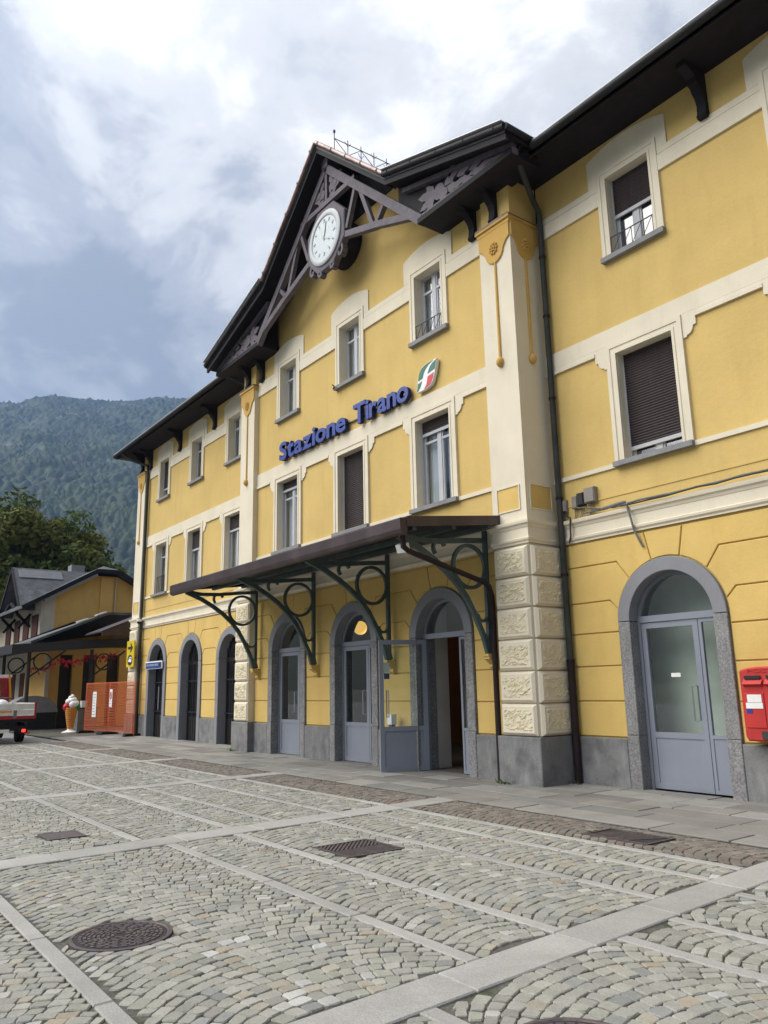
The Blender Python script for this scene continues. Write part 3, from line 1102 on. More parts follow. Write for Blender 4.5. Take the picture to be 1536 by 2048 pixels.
# ---- arch surrounds: granite jambs below, painted arch above
def surround(y, c, central_or_right=True):
    lowm = 'granite' if central_or_right else 'grey_paint'
    for s in (-1, 1):
        a, b = sorted((c + s * RI, c + s * RO))
        MB().prism([(a, -0.02), (b, -0.02), (b, 0.79), (a, 0.79)], 'y', y + 0.46, y - 0.055, 0.01).build('jamb_foot', lowm, st)
        MB().prism([(a, 0.795), (b, 0.795), (b, ZS - 0.01), (a, ZS - 0.01)], 'y', y + 0.46, y - 0.045, 0.008).build('jamb', lowm, st)
    pl = arc(c, ZS, RO, 0, 180, 28) + arc(c, ZS, RI, 180, 0, 28)
    MB().prism(pl, 'y', y + 0.46, y - 0.045, 0.008).build('arch_band', 'grey_paint', st)
for c in CB:
    surround(0.0, c)
for c in WB:
    surround(S, c)
    surround(S, -c, False)

# ---- doors
def pane(name, x0, x1, y, z0, z1, m, parent):
    return MB().quad((x0, y, z0), (x1, y, z0), (x1, y, z1), (x0, y, z1)).build(name, m, parent, fix=False)
def leaf_frame(mb, x0, x1, y0, y1, z0, z1, st_, zmid):
    mb.box(x0, x0 + st_, y0, y1, z0, z1)
    mb.box(x1 - st_, x1, y0, y1, z0, z1)
    mb.box(x0 + st_, x1 - st_, y0, y1, z1 - st_, z1)
    mb.box(x0 + st_, x1 - st_, y0, y1, zmid - st_ * 0.5, zmid + st_ * 0.5)
    mb.box(x0 + st_, x1 - st_, y0, y1, z0, z0 + st_)
    mb.box(x0 + st_, x1 - st_, y0 + 0.012, y1 - 0.012, z0 + st_, zmid - st_ * 0.5)
def fanlight(d, c, y, m='door_paint'):
    pl = arc(c, ZS, RI - 0.004, 4, 176, 24) + arc(c, ZS, RI - 0.055, 176, 4, 24)
    MB().prism(pl, 'y', y + 0.03, y - 0.03).build('fanlight_frame', m, d)
    pg = [(c + x * 1.0, z) for x, z in [(q[0] - c, q[1]) for q in arc(c, ZS, RI - 0.05, 2, 178, 20)]]
    b = MB()
    b.add([(x, y, z) for x, z in pg], [tuple(range(len(pg)))])
    b.v = b.v[::-1]
    b.build('fanlight_pane', 'door_glass', d, fix=False)
def grey_door(yw, c, open_leaf=False, notice=None):
    d = empty('door', (0, 0, 0), st)
    y = yw + 0.20
    zt = 2.50
    fr = MB()
    fr.box(c - RI + 0.003, c - RI + 0.05, y - 0.04, y + 0.04, 0.0, zt)
    fr.box(c + RI - 0.05, c + RI - 0.003, y - 0.04, y + 0.04, 0.0, zt)
    fr.box(c - RI + 0.003, c + RI - 0.003, y - 0.045, y + 0.045, zt, zt + 0.10)
    fr.build('door_frame', 'door_paint', d)
    fanlight(d, c, y)
    xs = c + 0.32
    if open_leaf:
        lf = empty('door_leaf', (c - RI + 0.05, y - 0.02, 0), d)
        lf.rotation_euler = (0, 0, R(-112))
        ox, oy = 0.0, 0.0
    else:
        lf = empty('door_leaf', (0, 0, 0), d)
        ox, oy = c - RI + 0.055, y
    wl_ = xs - (c - RI + 0.06)
    f_ = MB()
    leaf_frame(f_, ox, ox + wl_, oy - 0.025, oy + 0.025, 0.02, zt - 0.01, 0.085, 0.80)
    f_.build('leaf_frame', 'door_paint', lf)
    pane('pane', ox + 0.085, ox + wl_ - 0.085, oy, 0.84, zt - 0.095, 'door_glass', lf)
    h = MB()
    for sy in (-1, 1):
        xh = ox + wl_ - 0.16
        h.tube([(xh, oy + sy * 0.025, 1.02), (xh, oy + sy * 0.075, 1.02), (xh, oy + sy * 0.075, 1.52), (xh, oy + sy * 0.025, 1.52)], 0.011, 6)
    h.build('handle', 'steel', lf)
    if notice:
        a, bb, n0, n1, m_ = notice
        MB().box(ox + a, ox + bb, oy - 0.006, oy - 0.003, n0, n1).build('notice', m_, lf)
    if open_leaf:
        MB().box(wl_ - 0.21, wl_ - 0.10, -0.008, -0.003, 1.86, 2.05).build('notice', 'paper', lf)
        MB().box(wl_ - 0.21, wl_ - 0.10, -0.008, -0.003, 1.74, 1.85).build('notice', 'blue_sign', lf)
        MB().box(0.02, 0.5, -0.05, -0.028, zt - 0.085, zt - 0.055).build('door_closer', 'black_metal', lf)
    sl = MB()
    x0, x1 = xs + 0.006, c + RI - 0.052
    leaf_frame(sl, x0, x1, y - 0.025, y + 0.025, 0.02, zt - 0.01, 0.05, 0.80)
    sl.build('side_leaf', 'door_paint', d)
    pane('side_pane', x0 + 0.05, x1 - 0.05, y, 0.83, zt - 0.06, 'door_glass', d)
    return d
grey_door(0.0, CB[0])
grey_door(0.0, CB[1])
grey_door(0.0, CB[2], True)
grey_door(S, WB[0], notice=(0.44, 0.60, 1.655, 1.715, 'paper'))
grey_door(S, WB[1])
grey_door(S, WB[2])
def dark_door(yw, c, single):
    d = empty('door', (0, 0, 0), st)
    y = yw + 0.27
    fr = MB()
    fr.box(c - RI + 0.003, c - RI + 0.06, y - 0.04, y + 0.04, 0, ZS)
    fr.box(c + RI - 0.06, c + RI - 0.003, y - 0.04, y + 0.04, 0, ZS)
    fr.box(c - RI + 0.06, c + RI - 0.06, y - 0.04, y + 0.04, ZS - 0.09, ZS + 0.02)
    fr.box(c - 0.035, c + 0.035, y - 0.045, y + 0.045, 0, ZS - 0.09)
    fr.box(c - RI + 0.06, c + RI - 0.06, y - 0.02, y + 0.03, 0.0, 0.75)
    fr.build('door_frame', 'dark_door_wood', d)
    fanlight(d, c, y, 'dark_door_wood')
    pane('pane', c - RI + 0.06, c - 0.035, y, 0.75, ZS - 0.09, 'door_glass', d)
    pane('pane', c + 0.035, c + RI - 0.06, y, 0.75, ZS - 0.09, 'door_glass', d)
    g_ = MB()
    for i in range(9):
        x = c - RI + 0.11 + i * (2 * RI - 0.22) / 8
        zt = ZS + math.sqrt(max(0.01, (RI - 0.03) ** 2 - (x - c) ** 2))
        g_.tube([(x, y - 0.07, 0.04), (x, y - 0.07, zt if not single else ZS)], 0.010, 6)
    for z in (0.9, 1.9):
        g_.box(c - RI + 0.004, c + RI - 0.004, y - 0.078, y - 0.062, z - 0.02, z + 0.02)
    g_.build('grille', 'black_metal', d)
    if single:
        MB().tube([(c - 0.12, y - 0.12, 0.95), (c - 0.12, y - 0.12, 1.75)], 0.022, 8).build('handle', 'steel', d)
    return d
for c, s in ((-WB[2], True), (-WB[1], False), (-WB[0], False)):
    dark_door(S, c, s)

# ---- windows
def slats(x0, x1, y, z0, z1):
    b = MB()
    n = max(2, int((z1 - z0) / 0.045))
    h = (z1 - z0) / n
    for i in range(n):
        z = z0 + i * h
        b.quad((x0, y, z), (x1, y, z), (x1, y - 0.012, z + h * 0.5), (x0, y - 0.012, z + h * 0.5))
        b.quad((x0, y - 0.012, z + h * 0.5), (x1, y - 0.012, z + h * 0.5), (x1, y, z + h * 0.92), (x0, y, z + h * 0.92))
        b.quad((x0, y, z + h * 0.92), (x1, y, z + h * 0.92), (x1, y + 0.002, z + h), (x0, y + 0.002, z + h))
    return b
def surround_1f(wn_, yw, c):
    o1, o2, zt = W1 + 0.185, W1 + 0.0, 7.165
    b = MB()
    steps = [(0.185, 0.110, 0.050), (0.110, 0.045, 0.036), (0.045, 0.0, 0.046)]
    for wo, wi, pr in steps:
        b.box(c - W1 - wo, c - W1 - wi, yw - pr, yw + 0.001, Z10, Z11 + wo)
        b.box(c + W1 + wi, c + W1 + wo, yw - pr, yw + 0.001, Z10, Z11 + wo)
        b.box(c - W1 - wi, c + W1 + wi, yw - pr, yw + 0.001, Z11 + wi, Z11 + wo)
    b.box(c - W1 - 0.003, c - W1 + 0.004, yw, yw + 0.22, Z10, Z11)
    b.box(c + W1 - 0.004, c + W1 + 0.003, yw, yw + 0.22, Z10, Z11)
    b.box(c - W1, c + W1, yw, yw + 0.22, Z11 - 0.004, Z11 + 0.003)
    b.build('surround', 'cream_stucco', wn_)
    for s in (-1, 1):
        x = c + s * (W1 + 0.186)
        pl = [(x, 7.165), (x, 6.77), (x + s * 0.06, 6.77), (x + s * 0.065, 6.80)]
        pl += [(x + s * (0.065 + 0.115 * math.sin(R(a))), 6.80 + 0.125 * (1 - math.cos(R(a)))) for a in (15, 35, 55, 75, 90)]
        pl += [(x + s * 0.235, 6.935), (x + s * 0.235, 7.165)]
        MB().prism(pl, 'y', yw + 0.001, yw - 0.030).build('ear', 'cream_stucco', wn_)
    b = MB()
    b.box(c - 0.72, c + 0.72, yw - 0.11, yw + 0.20, 5.035, 5.118)
    b.build('sill', 'sill_stone', wn_)
def surround_2f(wn_, yw, c):
    b = MB()
    for wo, wi, pr in [(0.175, 0.105, 0.046), (0.105, 0.045, 0.034), (0.045, 0.0, 0.042)]:
        b.box(c - W2 - wo, c - W2 - wi, yw - pr, yw + 0.001, Z20, Z21 + wo)
        b.box(c + W2 + wi, c + W2 + wo, yw - pr, yw + 0.001, Z20, Z21 + wo)
        b.box(c - W2 - wi, c + W2 + wi, yw - pr, yw + 0.001, Z21 + wi, Z21 + wo)
    b.box(c - W2 - 0.003, c - W2 + 0.004, yw, yw + 0.22, Z20, Z21)
    b.box(c + W2 - 0.004, c + W2 + 0.003, yw, yw + 0.22, Z20, Z21)
    b.box(c - W2, c + W2, yw, yw + 0.22, Z21 - 0.004, Z21 + 0.003)
    b.build('surround', 'cream_stucco', wn_)
    xi, xo = W2 + 0.176, 0.80
    zi = Z21 + 0.176
    pl = [(c - xo, 10.20), (c - xi, 10.20), (c - xi, zi), (c + xi, zi), (c + xi, 10.20), (c + xo, 10.20), (c + xo, 10.74)]
    for i in range(11):
        t = i / 10
        pl.append((c + (xo - 0.06) * (1 - 2 * t), 10.77 + 0.13 * (1 - (1 - 2 * t) ** 2)))
    pl.append((c - xo, 10.74))
    MB().prism(pl, 'y', yw + 0.001, yw - 0.028, 0.004).build('hood', 'cream_stucco', wn_)
    MB().box(c - 0.615, c + 0.615, yw - 0.10, yw + 0.20, 8.66, 8.748).build('sill', 'sill_stone', wn_)
def casement(wn_, yw, c, hw, z0, z1, shutter=0.0, curtain=True, rail=None, transom=True):
    y = yw + 0.20
    b = MB()
    t = 0.05
    b.box(c - hw + 0.004, c - hw + t, y - 0.03, y + 0.03, z0, z1)
    b.box(c + hw - t, c + hw - 0.004, y - 0.03, y + 0.03, z0, z1)
    b.box(c - hw + t, c + hw - t, y - 0.03, y + 0.03, z1 - t, z1 - 0.004)
    b.box(c - hw + t, c + hw - t, y - 0.03, y + 0.03, z0, z0 + t)
    b.box(c - 0.055, c + 0.055, y - 0.038, y + 0.03, z0 + t, z1 - t)
    if transom:
        zt = z1 - 0.38 * (hw / 0.43)
        b.box(c - hw + t, c - 0.055, y - 0.03, y + 0.03, zt - 0.025, zt + 0.025)
        b.box(c + 0.055, c + hw - t, y - 0.03, y + 0.03, zt - 0.025, zt + 0.025)
    for s in (-1, 1):
        xa, xb = sorted((c + s * 0.055, c + s * (hw - t)))
        b.box(xa, xa + 0.035, y - 0.022, y + 0.022, z0 + t, z1 - t)
        b.box(xb - 0.035, xb, y - 0.022, y + 0.022, z0 + t, z1 - t)
    b.build('frame', 'window_paint', wn_)
    for s in (-1, 1):
        xa, xb = sorted((c + s * 0.09, c + s * (hw - t - 0.035)))
        pane('pane', xa, xb, y - 0.002, z0 + t, z1 - t, 'window_glass' if curtain else 'coated_glass', wn_)
    if curtain:
        for s in (-1, 1):
            vs, fs = [], []
            n = 22
            for i in range(n + 1):
                x = c + s * (0.08 + (hw - 0.10) * i / n)
                yy_ = y + 0.12 + 0.02 * math.sin(i * 1.9) + 0.008 * math.sin(i * 4.1)
                vs += [(x, yy_, z0 + 0.03), (x, yy_, z1 - 0.03)]
            fs = [(2 * i, 2 * i + 2, 2 * i + 3, 2 * i + 1) for i in range(n)]
            if curtain == 'one' and s < 0:
                continue
            MB().add(vs, fs).build('curtain', 'curtain', wn_, fix=False)
    if shutter > 0:
        zs_ = z1 - (z1 - z0) * shutter
        ys = yw + 0.145
        slats(c - hw + 0.012, c + hw - 0.012, ys, zs_ + 0.05, z1 - 0.004).build('roller_shutter', 'shutter_brown', wn_, fix=False)
        if shutter < 0.99:
            MB().box(c - hw + 0.012, c + hw - 0.012, ys - 0.02, ys + 0.012, zs_ - 0.012, zs_ + 0.05).build('shutter_bar', 'window_paint', wn_)
        MB().box(c - hw + 0.004, c - hw + 0.03, ys - 0.022, ys + 0.022, z0, z1).build('shutter_guide', 'window_paint', wn_)
        MB().box(c + hw - 0.03, c + hw - 0.004, ys - 0.022, ys + 0.022, z0, z1).build('shutter_guide', 'window_paint', wn_)
    if rail:
        r_ = MB()
        yr = yw - 0.03 if rail == 'cross' else yw + 0.06
        h = 0.30 if rail == 'cross' else 0.62
        zb = z0 + 0.03
        r_.tube([(c - hw + 0.01, yr, zb), (c + hw - 0.01, yr, zb)], 0.008, 6)
        r_.tube([(c - hw + 0.005, yr, zb + h), (c + hw - 0.005, yr, zb + h)], 0.011, 6)
        n = 4 if rail == 'cross' else 7
        for i in range(n + 1):
            x = c - hw + 0.02 + (2 * hw - 0.04) * i / n
            r_.tube([(x, yr, zb), (x, yr, zb + h)], 0.007, 6)
            if rail == 'cross' and i < n:
                x2 = c - hw + 0.02 + (2 * hw - 0.04) * (i + 1) / n
                r_.tube([(x, yr, zb), (x2, yr, zb + h)], 0.006, 6)
        r_.build('railing', 'black_metal', wn_)
def window1(yw, c, **k):
    wn_ = empty('window', (0, 0, 0), st)
    surround_1f(wn_, yw, c)
    casement(wn_, yw, c, W1, Z10, Z11, **k)
def window2(yw, c, **k):
    wn_ = empty('window', (0, 0, 0), st)
    surround_2f(wn_, yw, c)
    casement(wn_, yw, c, W2, Z20, Z21, **k)
window1(0, CB[0], shutter=0.14)
window1(0, CB[1], shutter=1.0, curtain=False)
window1(0, CB[2], shutter=0.17)
window2(0, CB[0])
window2(0, CB[1])
window2(0, CB[2], rail='cross')
window1(S, WB[0], shutter=0.90, curtain=False)
window1(S, WB[1], shutter=1.0, curtain=False)
window1(S, WB[2], shutter=0.5)
window2(S, WB[0], shutter=0.50, curtain=False, rail='cross', transom=False)
window2(S, WB[1], shutter=0.9, curtain=False)
window2(S, WB[2])
window1(S, -WB[0], shutter=0.27)
window1(S, -WB[1], shutter=0.36)
window1(S, -WB[2], shutter=0.0, rail='bars', curtain='one')
window2(S, -WB[0])
window2(S, -WB[1], curtain='one')
window2(S, -WB[2], shutter=0.76, curtain=False)

# ---- cream bands, string courses, cornice
def strips_between(cs, half, xa, xb):
    e_ = [xa] + [q for c in sorted(cs) for q in (c - half, c + half)] + [xb]
    return [(e_[i], e_[i + 1]) for i in range(0, len(e_), 2) if e_[i + 1] - e_[i] > 0.02]
def bands(yw, cs, xa, xb):
    MB().box(xa, xb, yw - 0.030, yw + 0.001, 7.168, 7.46).build('string_course', 'cream_stucco', st)
    for a, b in strips_between(cs, W1 + 0.186 + 0.236, xa, xb):
        m = MB()
        m.box(a, b, yw - 0.045, yw + 0.001, 7.055, 7.115)
        m.box(a, b, yw - 0.030, yw + 0.001, 7.120, 7.166)
        m.build('string_course', 'cream_stucco', st)
    for a, b in strips_between(cs, 0.721, xa, xb):
        MB().box(a, b, yw - 0.035, yw + 0.001, 5.038, 5.112).build('string_course', 'cream_stucco', st)
    for a, b in strips_between(cs, W2 + 0.177, xa, xb):
        m = MB()
        m.box(a, b, yw - 0.028, yw + 0.001, 10.085, 10.198)
        m.box(a, b, yw - 0.040, yw + 0.001, 9.79, 10.068)
        m.build('string_course', 'cream_stucco', st)
    # faint yellow fillet and the moulded cornice between the storeys
    MB().box(xa, xb, yw - 0.012, yw + 0.001, 4.57, 4.60).build('fillet', 'yellow_stucco', st)
    cornice(yw, xa, xb)
CPROF = [(0.0, 3.93), (0.022, 3.93), (0.022, 3.955), (0.050, 3.985), (0.055, 4.02), (0.028, 4.035), (0.028, 4.19), (0.040, 4.205), (0.052, 4.24), (0.085, 4.265), (0.092, 4.30), (0.092, 4.325), (0.0, 4.345)]
def cornice(yw, xa, xb):
    m = MB()
    m.prism([(yw - p, z) for p, z in CPROF], 'x', xa, xb)
    m.build('cornice', 'cream_stucco', st)
bands(0.0, CB, -PX0, PX0)
bands(S, WB, PX1, XE0)
bands(S, [-q for q in WB], -XE0, -PX1)

# ---- giant pilasters with quoins, medallions
def offset_rect_cornice(mb, x0, x1, y0, y1):
    """CPROF wrapped round three sides of a pilaster (front y0, sides x0,x1)"""
    rings = [[(x0 - p, y1), (x0 - p, y0 - p), (x1 + p, y0 - p), (x1 + p, y1)] for p, z in CPROF]
    vs = []
    for (p, z), rg in zip(CPROF, rings):
        vs += [(a, b, z) for a, b in rg]
    fs = []
    for i in range(len(CPROF) - 1):
        for k in range(3):
            fs.append((i * 4 + k, i * 4 + k + 1, (i + 1) * 4 + k + 1, (i + 1) * 4 + k))
    mb.add(vs, fs)
def quoin(face, a0, a1, z0, z1, c):
    """block with a bevelled border and a rough recessed panel. face 'y' (front at y=c) or 'x+'/'x-' (side at x=c)"""
    s = -1 if face in ('y', 'x-') else 1
    ax = 'y' if face == 'y' else 'x'
    g_, bv = 0.013, 0.042
    pl = [(a0 + g_, z0 + g_), (a1 - g_, z0 + g_), (a1 - g_, z1 - g_), (a0 + g_, z1 - g_)]
    m = MB()
    m.prism(pl, ax, c, c + s * 0.082, bv)
    o = m.build('quoin', 'cream_stucco', st)
    q = inset(pl, bv + 0.032)
    nx, nz = 22, 16
    seed_ = random.uniform(0, 400)
    vs, fs = [], []
    (xa, za), (xb, zb) = q[0], q[2]
    for j in range(nz + 1):
        for i in range(nx + 1):
            ed = i in (0, nx) or j in (0, nz)
            h = 0.080 if ed else 0.088 + 0.020 * mnoise.noise((i * 0.9, j * 1.0, seed_)) + 0.016 * mnoise.noise((i * 0.33, j * 0.37, seed_ + 7)) + random.uniform(-0.003, 0.003)
            jx = 0 if ed else random.uniform(-0.3, 0.3) * (xb - xa) / nx
            jz = 0 if ed else random.uniform(-0.3, 0.3) * (zb - za) / nz
            a, b, d = xa + (xb - xa) * i / nx + jx, za + (zb - za) * j / nz + jz, c + s * h
            vs.append((a, d, b) if ax == 'y' else (d, a, b))
    for j in range(nz):
        for i in range(nx):
            k = j * (nx + 1) + i
            fs.append((k, k + 1, k + nx + 2, k + nx + 1))
    r_ = MB().add(vs, fs).build('rough_panel', 'rough_cream', o, fix=True)
    return o
def medallion(face, mid, c, zoff=0.0, hwid=0.40):
    """ochre cap plate with a lobed end, rosette, hanging stem and ball"""
    s = -1 if face in ('y', 'x-') else 1
    ax = 'y' if face == 'y' else 'x'
    def P(a, b, d):
        d = c + s * d
        return (a, d, b) if ax == 'y' else (d, a, b)
    hw = hwid
    pl = [(mid - hw, 10.02), (mid - hw, 9.72), (mid - hw * 0.78, 9.66)] + [(mid + 0.24 * math.cos(R(t)), 9.60 + 0.24 * math.sin(R(t)) * 1.15) for t in range(190, 351, 16)] + [(mid + hw * 0.78, 9.66), (mid + hw, 9.72), (mid + hw, 10.02)]
    m = MB()
    m.prism(pl, ax, c, c + s * 0.030, 0.006)
    o = m.build('capital_plate', 'ochre_stucco', st)
    m = MB()
    for k in range(9):
        a = 2 * math.pi * k / 9
        q = P(mid + 0.085 * math.cos(a), 9.62 + 0.10 * math.sin(a), 0.034)
        m.ball(q, 0.033, 8)
    for k in range(5):
        a = 2 * math.pi * k / 5 + 0.3
        m.ball(P(mid + 0.035 * math.cos(a), 9.62 + 0.04 * math.sin(a), 0.045), 0.026, 8)
    m.build('rosette', 'ochre_stucco', o, smooth=True)
    m = MB()
    a0 = P(mid, 9.36, 0.006)
    m.tube([P(mid, 9.36, 0.004), P(mid, 7.42, 0.004)], [0.028, 0.034], 10)
    m.ball(P(mid, 7.33, 0.02), 0.078, 12, (1, 1, 1.25))
    m.build('stem', 'ochre_stucco', o, smooth=True)
def pilaster(x0, x1, yf, yb, sides, hw=0.39):
    m = MB()
    m.box(x0, x1, yf, yb, 4.345, 9.995)
    m.build('pilaster', 'cream_stucco', st)
    MB().box(x0 + 0.012, x1 - 0.012, yf + 0.012, yb, 0.76, 3.93).build('pilaster_core', 'cream_stucco', st)
    m = MB()
    offset_rect_cornice(m, x0, x1, yf, yb)
    m.build('cornice', 'cream_stucco', st)
    MB().box(x0 + 0.03, x1 - 0.03, yf + 0.05, yb, 9.995, ZT).build('pilaster_top', 'yellow_stucco', st)
    # cap
    m = MB()
    m.box(x0 - 0.012, x1 + 0.012, yf - 0.036, yb, 9.997, 10.075)
    m.box(x0 - 0.040, x1 + 0.040, yf - 0.066, yb, 10.075, 10.125)
    m.build('capital', 'ochre_stucco', st)
    m = MB()
    m.prism([(x0 - 0.05, 10.126), (x1 + 0.05, 10.126), (x1 + 0.02, 10.165), (x0 - 0.02, 10.165)], 'y', yb, yf - 0.07)
    m.build('capital_flashing', 'brown_metal', st)
    mid = (x0 + x1) / 2
    medallion('y', mid, yf, hwid=(x1 - x0) / 2 - 0.005)
    # ochre panel near the foot of the shaft
    fr = MB()
    pw_ = (x1 - x0) / 2 - 0.15
    MB().box(mid - pw_, mid + pw_, yf - 0.004, yf + 0.001, 4.55, 4.96).build('inset_panel', 'yellow_panel', st)
    for a in ((mid - pw_ - 0.02, mid - pw_, 4.53, 4.98), (mid + pw_, mid + pw_ + 0.02, 4.53, 4.98), (mid - pw_, mid + pw_, 4.96, 4.98), (mid - pw_, mid + pw_, 4.53, 4.55)):
        fr.box(a[0], a[1], yf - 0.018, yf + 0.001, a[2], a[3])
    fr.build('panel_moulding', 'cream_stucco', st)
    zq = [0.76 + i * (3.90 - 0.76) / 6 for i in range(7)]
    for i in range(6):
        quoin('y', x0, x1, zq[i], zq[i + 1], yf + 0.012)
    for sd in sides:
        f_ = 'x+' if sd > 0 else 'x-'
        xs = x1 if sd > 0 else x0
        ym = (yf + yb) / 2 - 0.02
        medallion(f_, ym, xs, hwid=min(0.36, (yb - yf) / 2 - 0.01))
        MB().box(min(xs, xs + sd * 0.004), max(xs, xs + sd * 0.004), ym - pw_, ym + pw_, 4.55, 4.96).build('inset_panel', 'yellow_panel', st)
        fr = MB()
        for a in ((ym - pw_ - 0.02, ym - pw_, 4.53, 4.98), (ym + pw_, ym + pw_ + 0.02, 4.53, 4.98), (ym - pw_, ym + pw_, 4.96, 4.98), (ym - pw_, ym + pw_, 4.53, 4.55)):
            fr.box(min(xs, xs + sd * 0.018), max(xs, xs + sd * 0.018), a[0], a[1], a[2], a[3])
        fr.build('panel_moulding', 'cream_stucco', st)
        for i in range(6):
            quoin(f_, yf + 0.012, yb - 0.03, zq[i], zq[i + 1], xs - sd * 0.012)
    MB().prism([(x0 - 0.075, -0.03), (x1 + 0.075, -0.03), (x1 + 0.075, 0.755), (x0 - 0.075, 0.755)], 'y', yb, yf - 0.085, 0.014).build('plinth_block', 'plinth_stone', st)
pilaster(PX0, PX1, PF, S, (1,))
pilaster(-PX1, -PX0, PF, S, (-1,))
pilaster(XE0, XE1, S - 0.146, S + 0.6, (1,))
pilaster(-XE1, -XE0, S - 0.146, S + 0.6, (-1,))

# ================================================================== ROOF
YG = -0.90                          # front edge of the gable roof
PROF = [(-6.27, 11.14), (-2.75, 12.28), (0, 14.77), (2.75, 12.28), (6.27, 11.14)]
def thick(prof, d):
    out = []
    for i, (x, z) in enumerate(prof):
        out.append((x, z - d[i]))
    return out
low = thick(PROF, (0.16, 0.17, 0.26, 0.17, 0.16))
rf = MB()
rf.prism(PROF + low[::-1], 'y', 7.0, YG)
roof = rf.build('gable_roof', 'dark_wood', st)
# tile skin on top
tl = MB()
up = [(x, z + 0.03) for x, z in PROF]
tl.prism(up + [(x, z + 0.004) for x, z in PROF][::-1], 'y', 7.02, YG - 0.02)
tl.build('roof_cover', 'roof_tile', roof)
# rake boards: moulded, following the profile
for d0, d1, yy_, m_ in ((0.0, 0.12, YG - 0.035, 'gutter_metal'), (0.10, 0.24, YG - 0.015, 'dark_wood')):
    a = thick(PROF, [d0 * 1.05] * 5)
    b = thick(PROF, [d1 * 1.05] * 5)
    MB().prism(a + b[::-1], 'y', YG + 0.02, yy_ - 0.03).build('rake_board', m_, roof)
# half round gutters along the lower rakes, pale copper along the upper ones, thin bright drip edge
for sg in (-1, 1):
    MB().tube([(sg * 2.75, YG - 0.09, 12.26), (sg * 6.29, YG - 0.09, 11.115)], 0.062, 10).build('gutter', 'gutter_metal', roof, smooth=True)
    MB().tube([(sg * 0.02, YG - 0.09, 14.78), (sg * 2.75, YG - 0.09, 12.285)], 0.052, 10).build('gutter', 'copper_trim', roof, smooth=True)
    MB().tube([(sg * 6.31, YG - 0.09, 11.11), (sg * 6.31, -0.27, 11.11)], 0.062, 10).build('gutter', 'gutter_metal', roof, smooth=True)
    br = MB()
    for t in (0.06, 0.28, 0.5, 0.72, 0.94):
        for (xa, za, xb, zb) in ((0.02, 14.78, 2.75, 12.285), (2.75, 12.26, 6.29, 11.115)):
            x, z = xa + (xb - xa) * t, za + (zb - za) * t
            br.tube([(sg * x, YG - 0.02, z + 0.06), (sg * x, YG - 0.12, z + 0.06), (sg * x, YG - 0.16, z), (sg * x, YG - 0.10, z - 0.07), (sg * x, YG - 0.02, z - 0.09)], 0.010, 5)
    tag(br.build('gutter_bracket', 'gutter_metal', roof), kind='stuff')
    b = MB()
    b.bar((sg * 2.75, YG - 0.10, 12.345), (sg * 6.29, YG - 0.10, 11.20), 0.012, 0.16)
    b.build('drip_edge', 'drip_edge', roof)
# level soffit boxes behind the foot of the gable on each side
for sg in (-1, 1):
    x0, x1 = sorted((sg * 3.50, sg * 6.15))
    MB().box(x0, x1, -0.70, 0.02, 10.79, 10.90).build('soffit_box', 'dark_wood', roof)
    MB().prism([(sg * 3.5, 10.9), (sg * 6.2, 10.9), (sg * 6.2, 11.02), (sg * 3.5, 11.88)], 'y', -0.05, -0.40).build('soffit_box', 'dark_wood', roof)
# wing roofs
for sg in (-1, 1):
    xa, xb = sg * 5.3, sg * 16.68
    ye, ze = -0.27, 11.0
    yr, zr = 6.3, 13.9
    v = [(xa, ye, ze), (xb, ye, ze), (xb - sg * 6.0, yr, zr), (xa, yr, zr), (xb, 12.6, ze), (xa, 12.6, ze)]
    m = MB()
    m.add(v + [(p[0], p[1], p[2] - 0.10) for p in v], [(0, 1, 2, 3), (1, 4, 2), (4, 5, 3, 2), (6, 7, 8, 9), (7, 10, 8), (10, 11, 9, 8), (0, 1, 7, 6), (1, 4, 10, 7), (4, 5, 11, 10), (5, 3, 9, 11), (3, 0, 6, 9)])
    wr = m.build('wing_roof', 'roof_tile', st)
    x0, x1 = sorted((xa, xb - sg * 0.05))
    MB().box(x0, x1, ye + 0.05, S + 0.02, 10.955, 10.985).build('soffit', 'dark_wood', wr)
    x2, x3 = sorted((sg * XE1 - sg * 0.05, xb - sg * 0.05))
    MB().box(x2, x3, S + 0.02, 12.4, 10.955, 10.985).build('soffit', 'dark_wood', wr)
    MB().box(x0, x1, ye, ye + 0.045, 10.86, 11.0).build('fascia', 'dark_wood', wr)
    gx0, gx1 = sg * 6.33, xb
    MB().tube([(gx0, ye - 0.07, 10.985), (gx1, ye - 0.07, 10.985)], 0.075, 12).build('gutter', 'gutter_metal', wr, smooth=True)
    MB().tube([(xb + sg * 0.05, ye - 0.07, 10.985), (xb + sg * 0.05, 12.4, 10.985)], 0.075, 12).build('gutter', 'gutter_metal', wr, smooth=True)
    q = MB()
    n = 22
    for i in range(n):
        x = gx0 + (gx1 - gx0) * (i + 0.5) / n
        q.lathe([(0.079, x - 0.012), (0.079, x + 0.012)], (0, ye - 0.07, 10.985), 12, 'x')
    tag(q.build('gutter_bracket', 'gutter_metal', wr), kind='stuff')
    MB().box(min(gx0, gx1), max(gx0, gx1), ye - 0.10, ye + 0.10, 11.065, 11.078).build('drip_edge', 'drip_edge', wr)

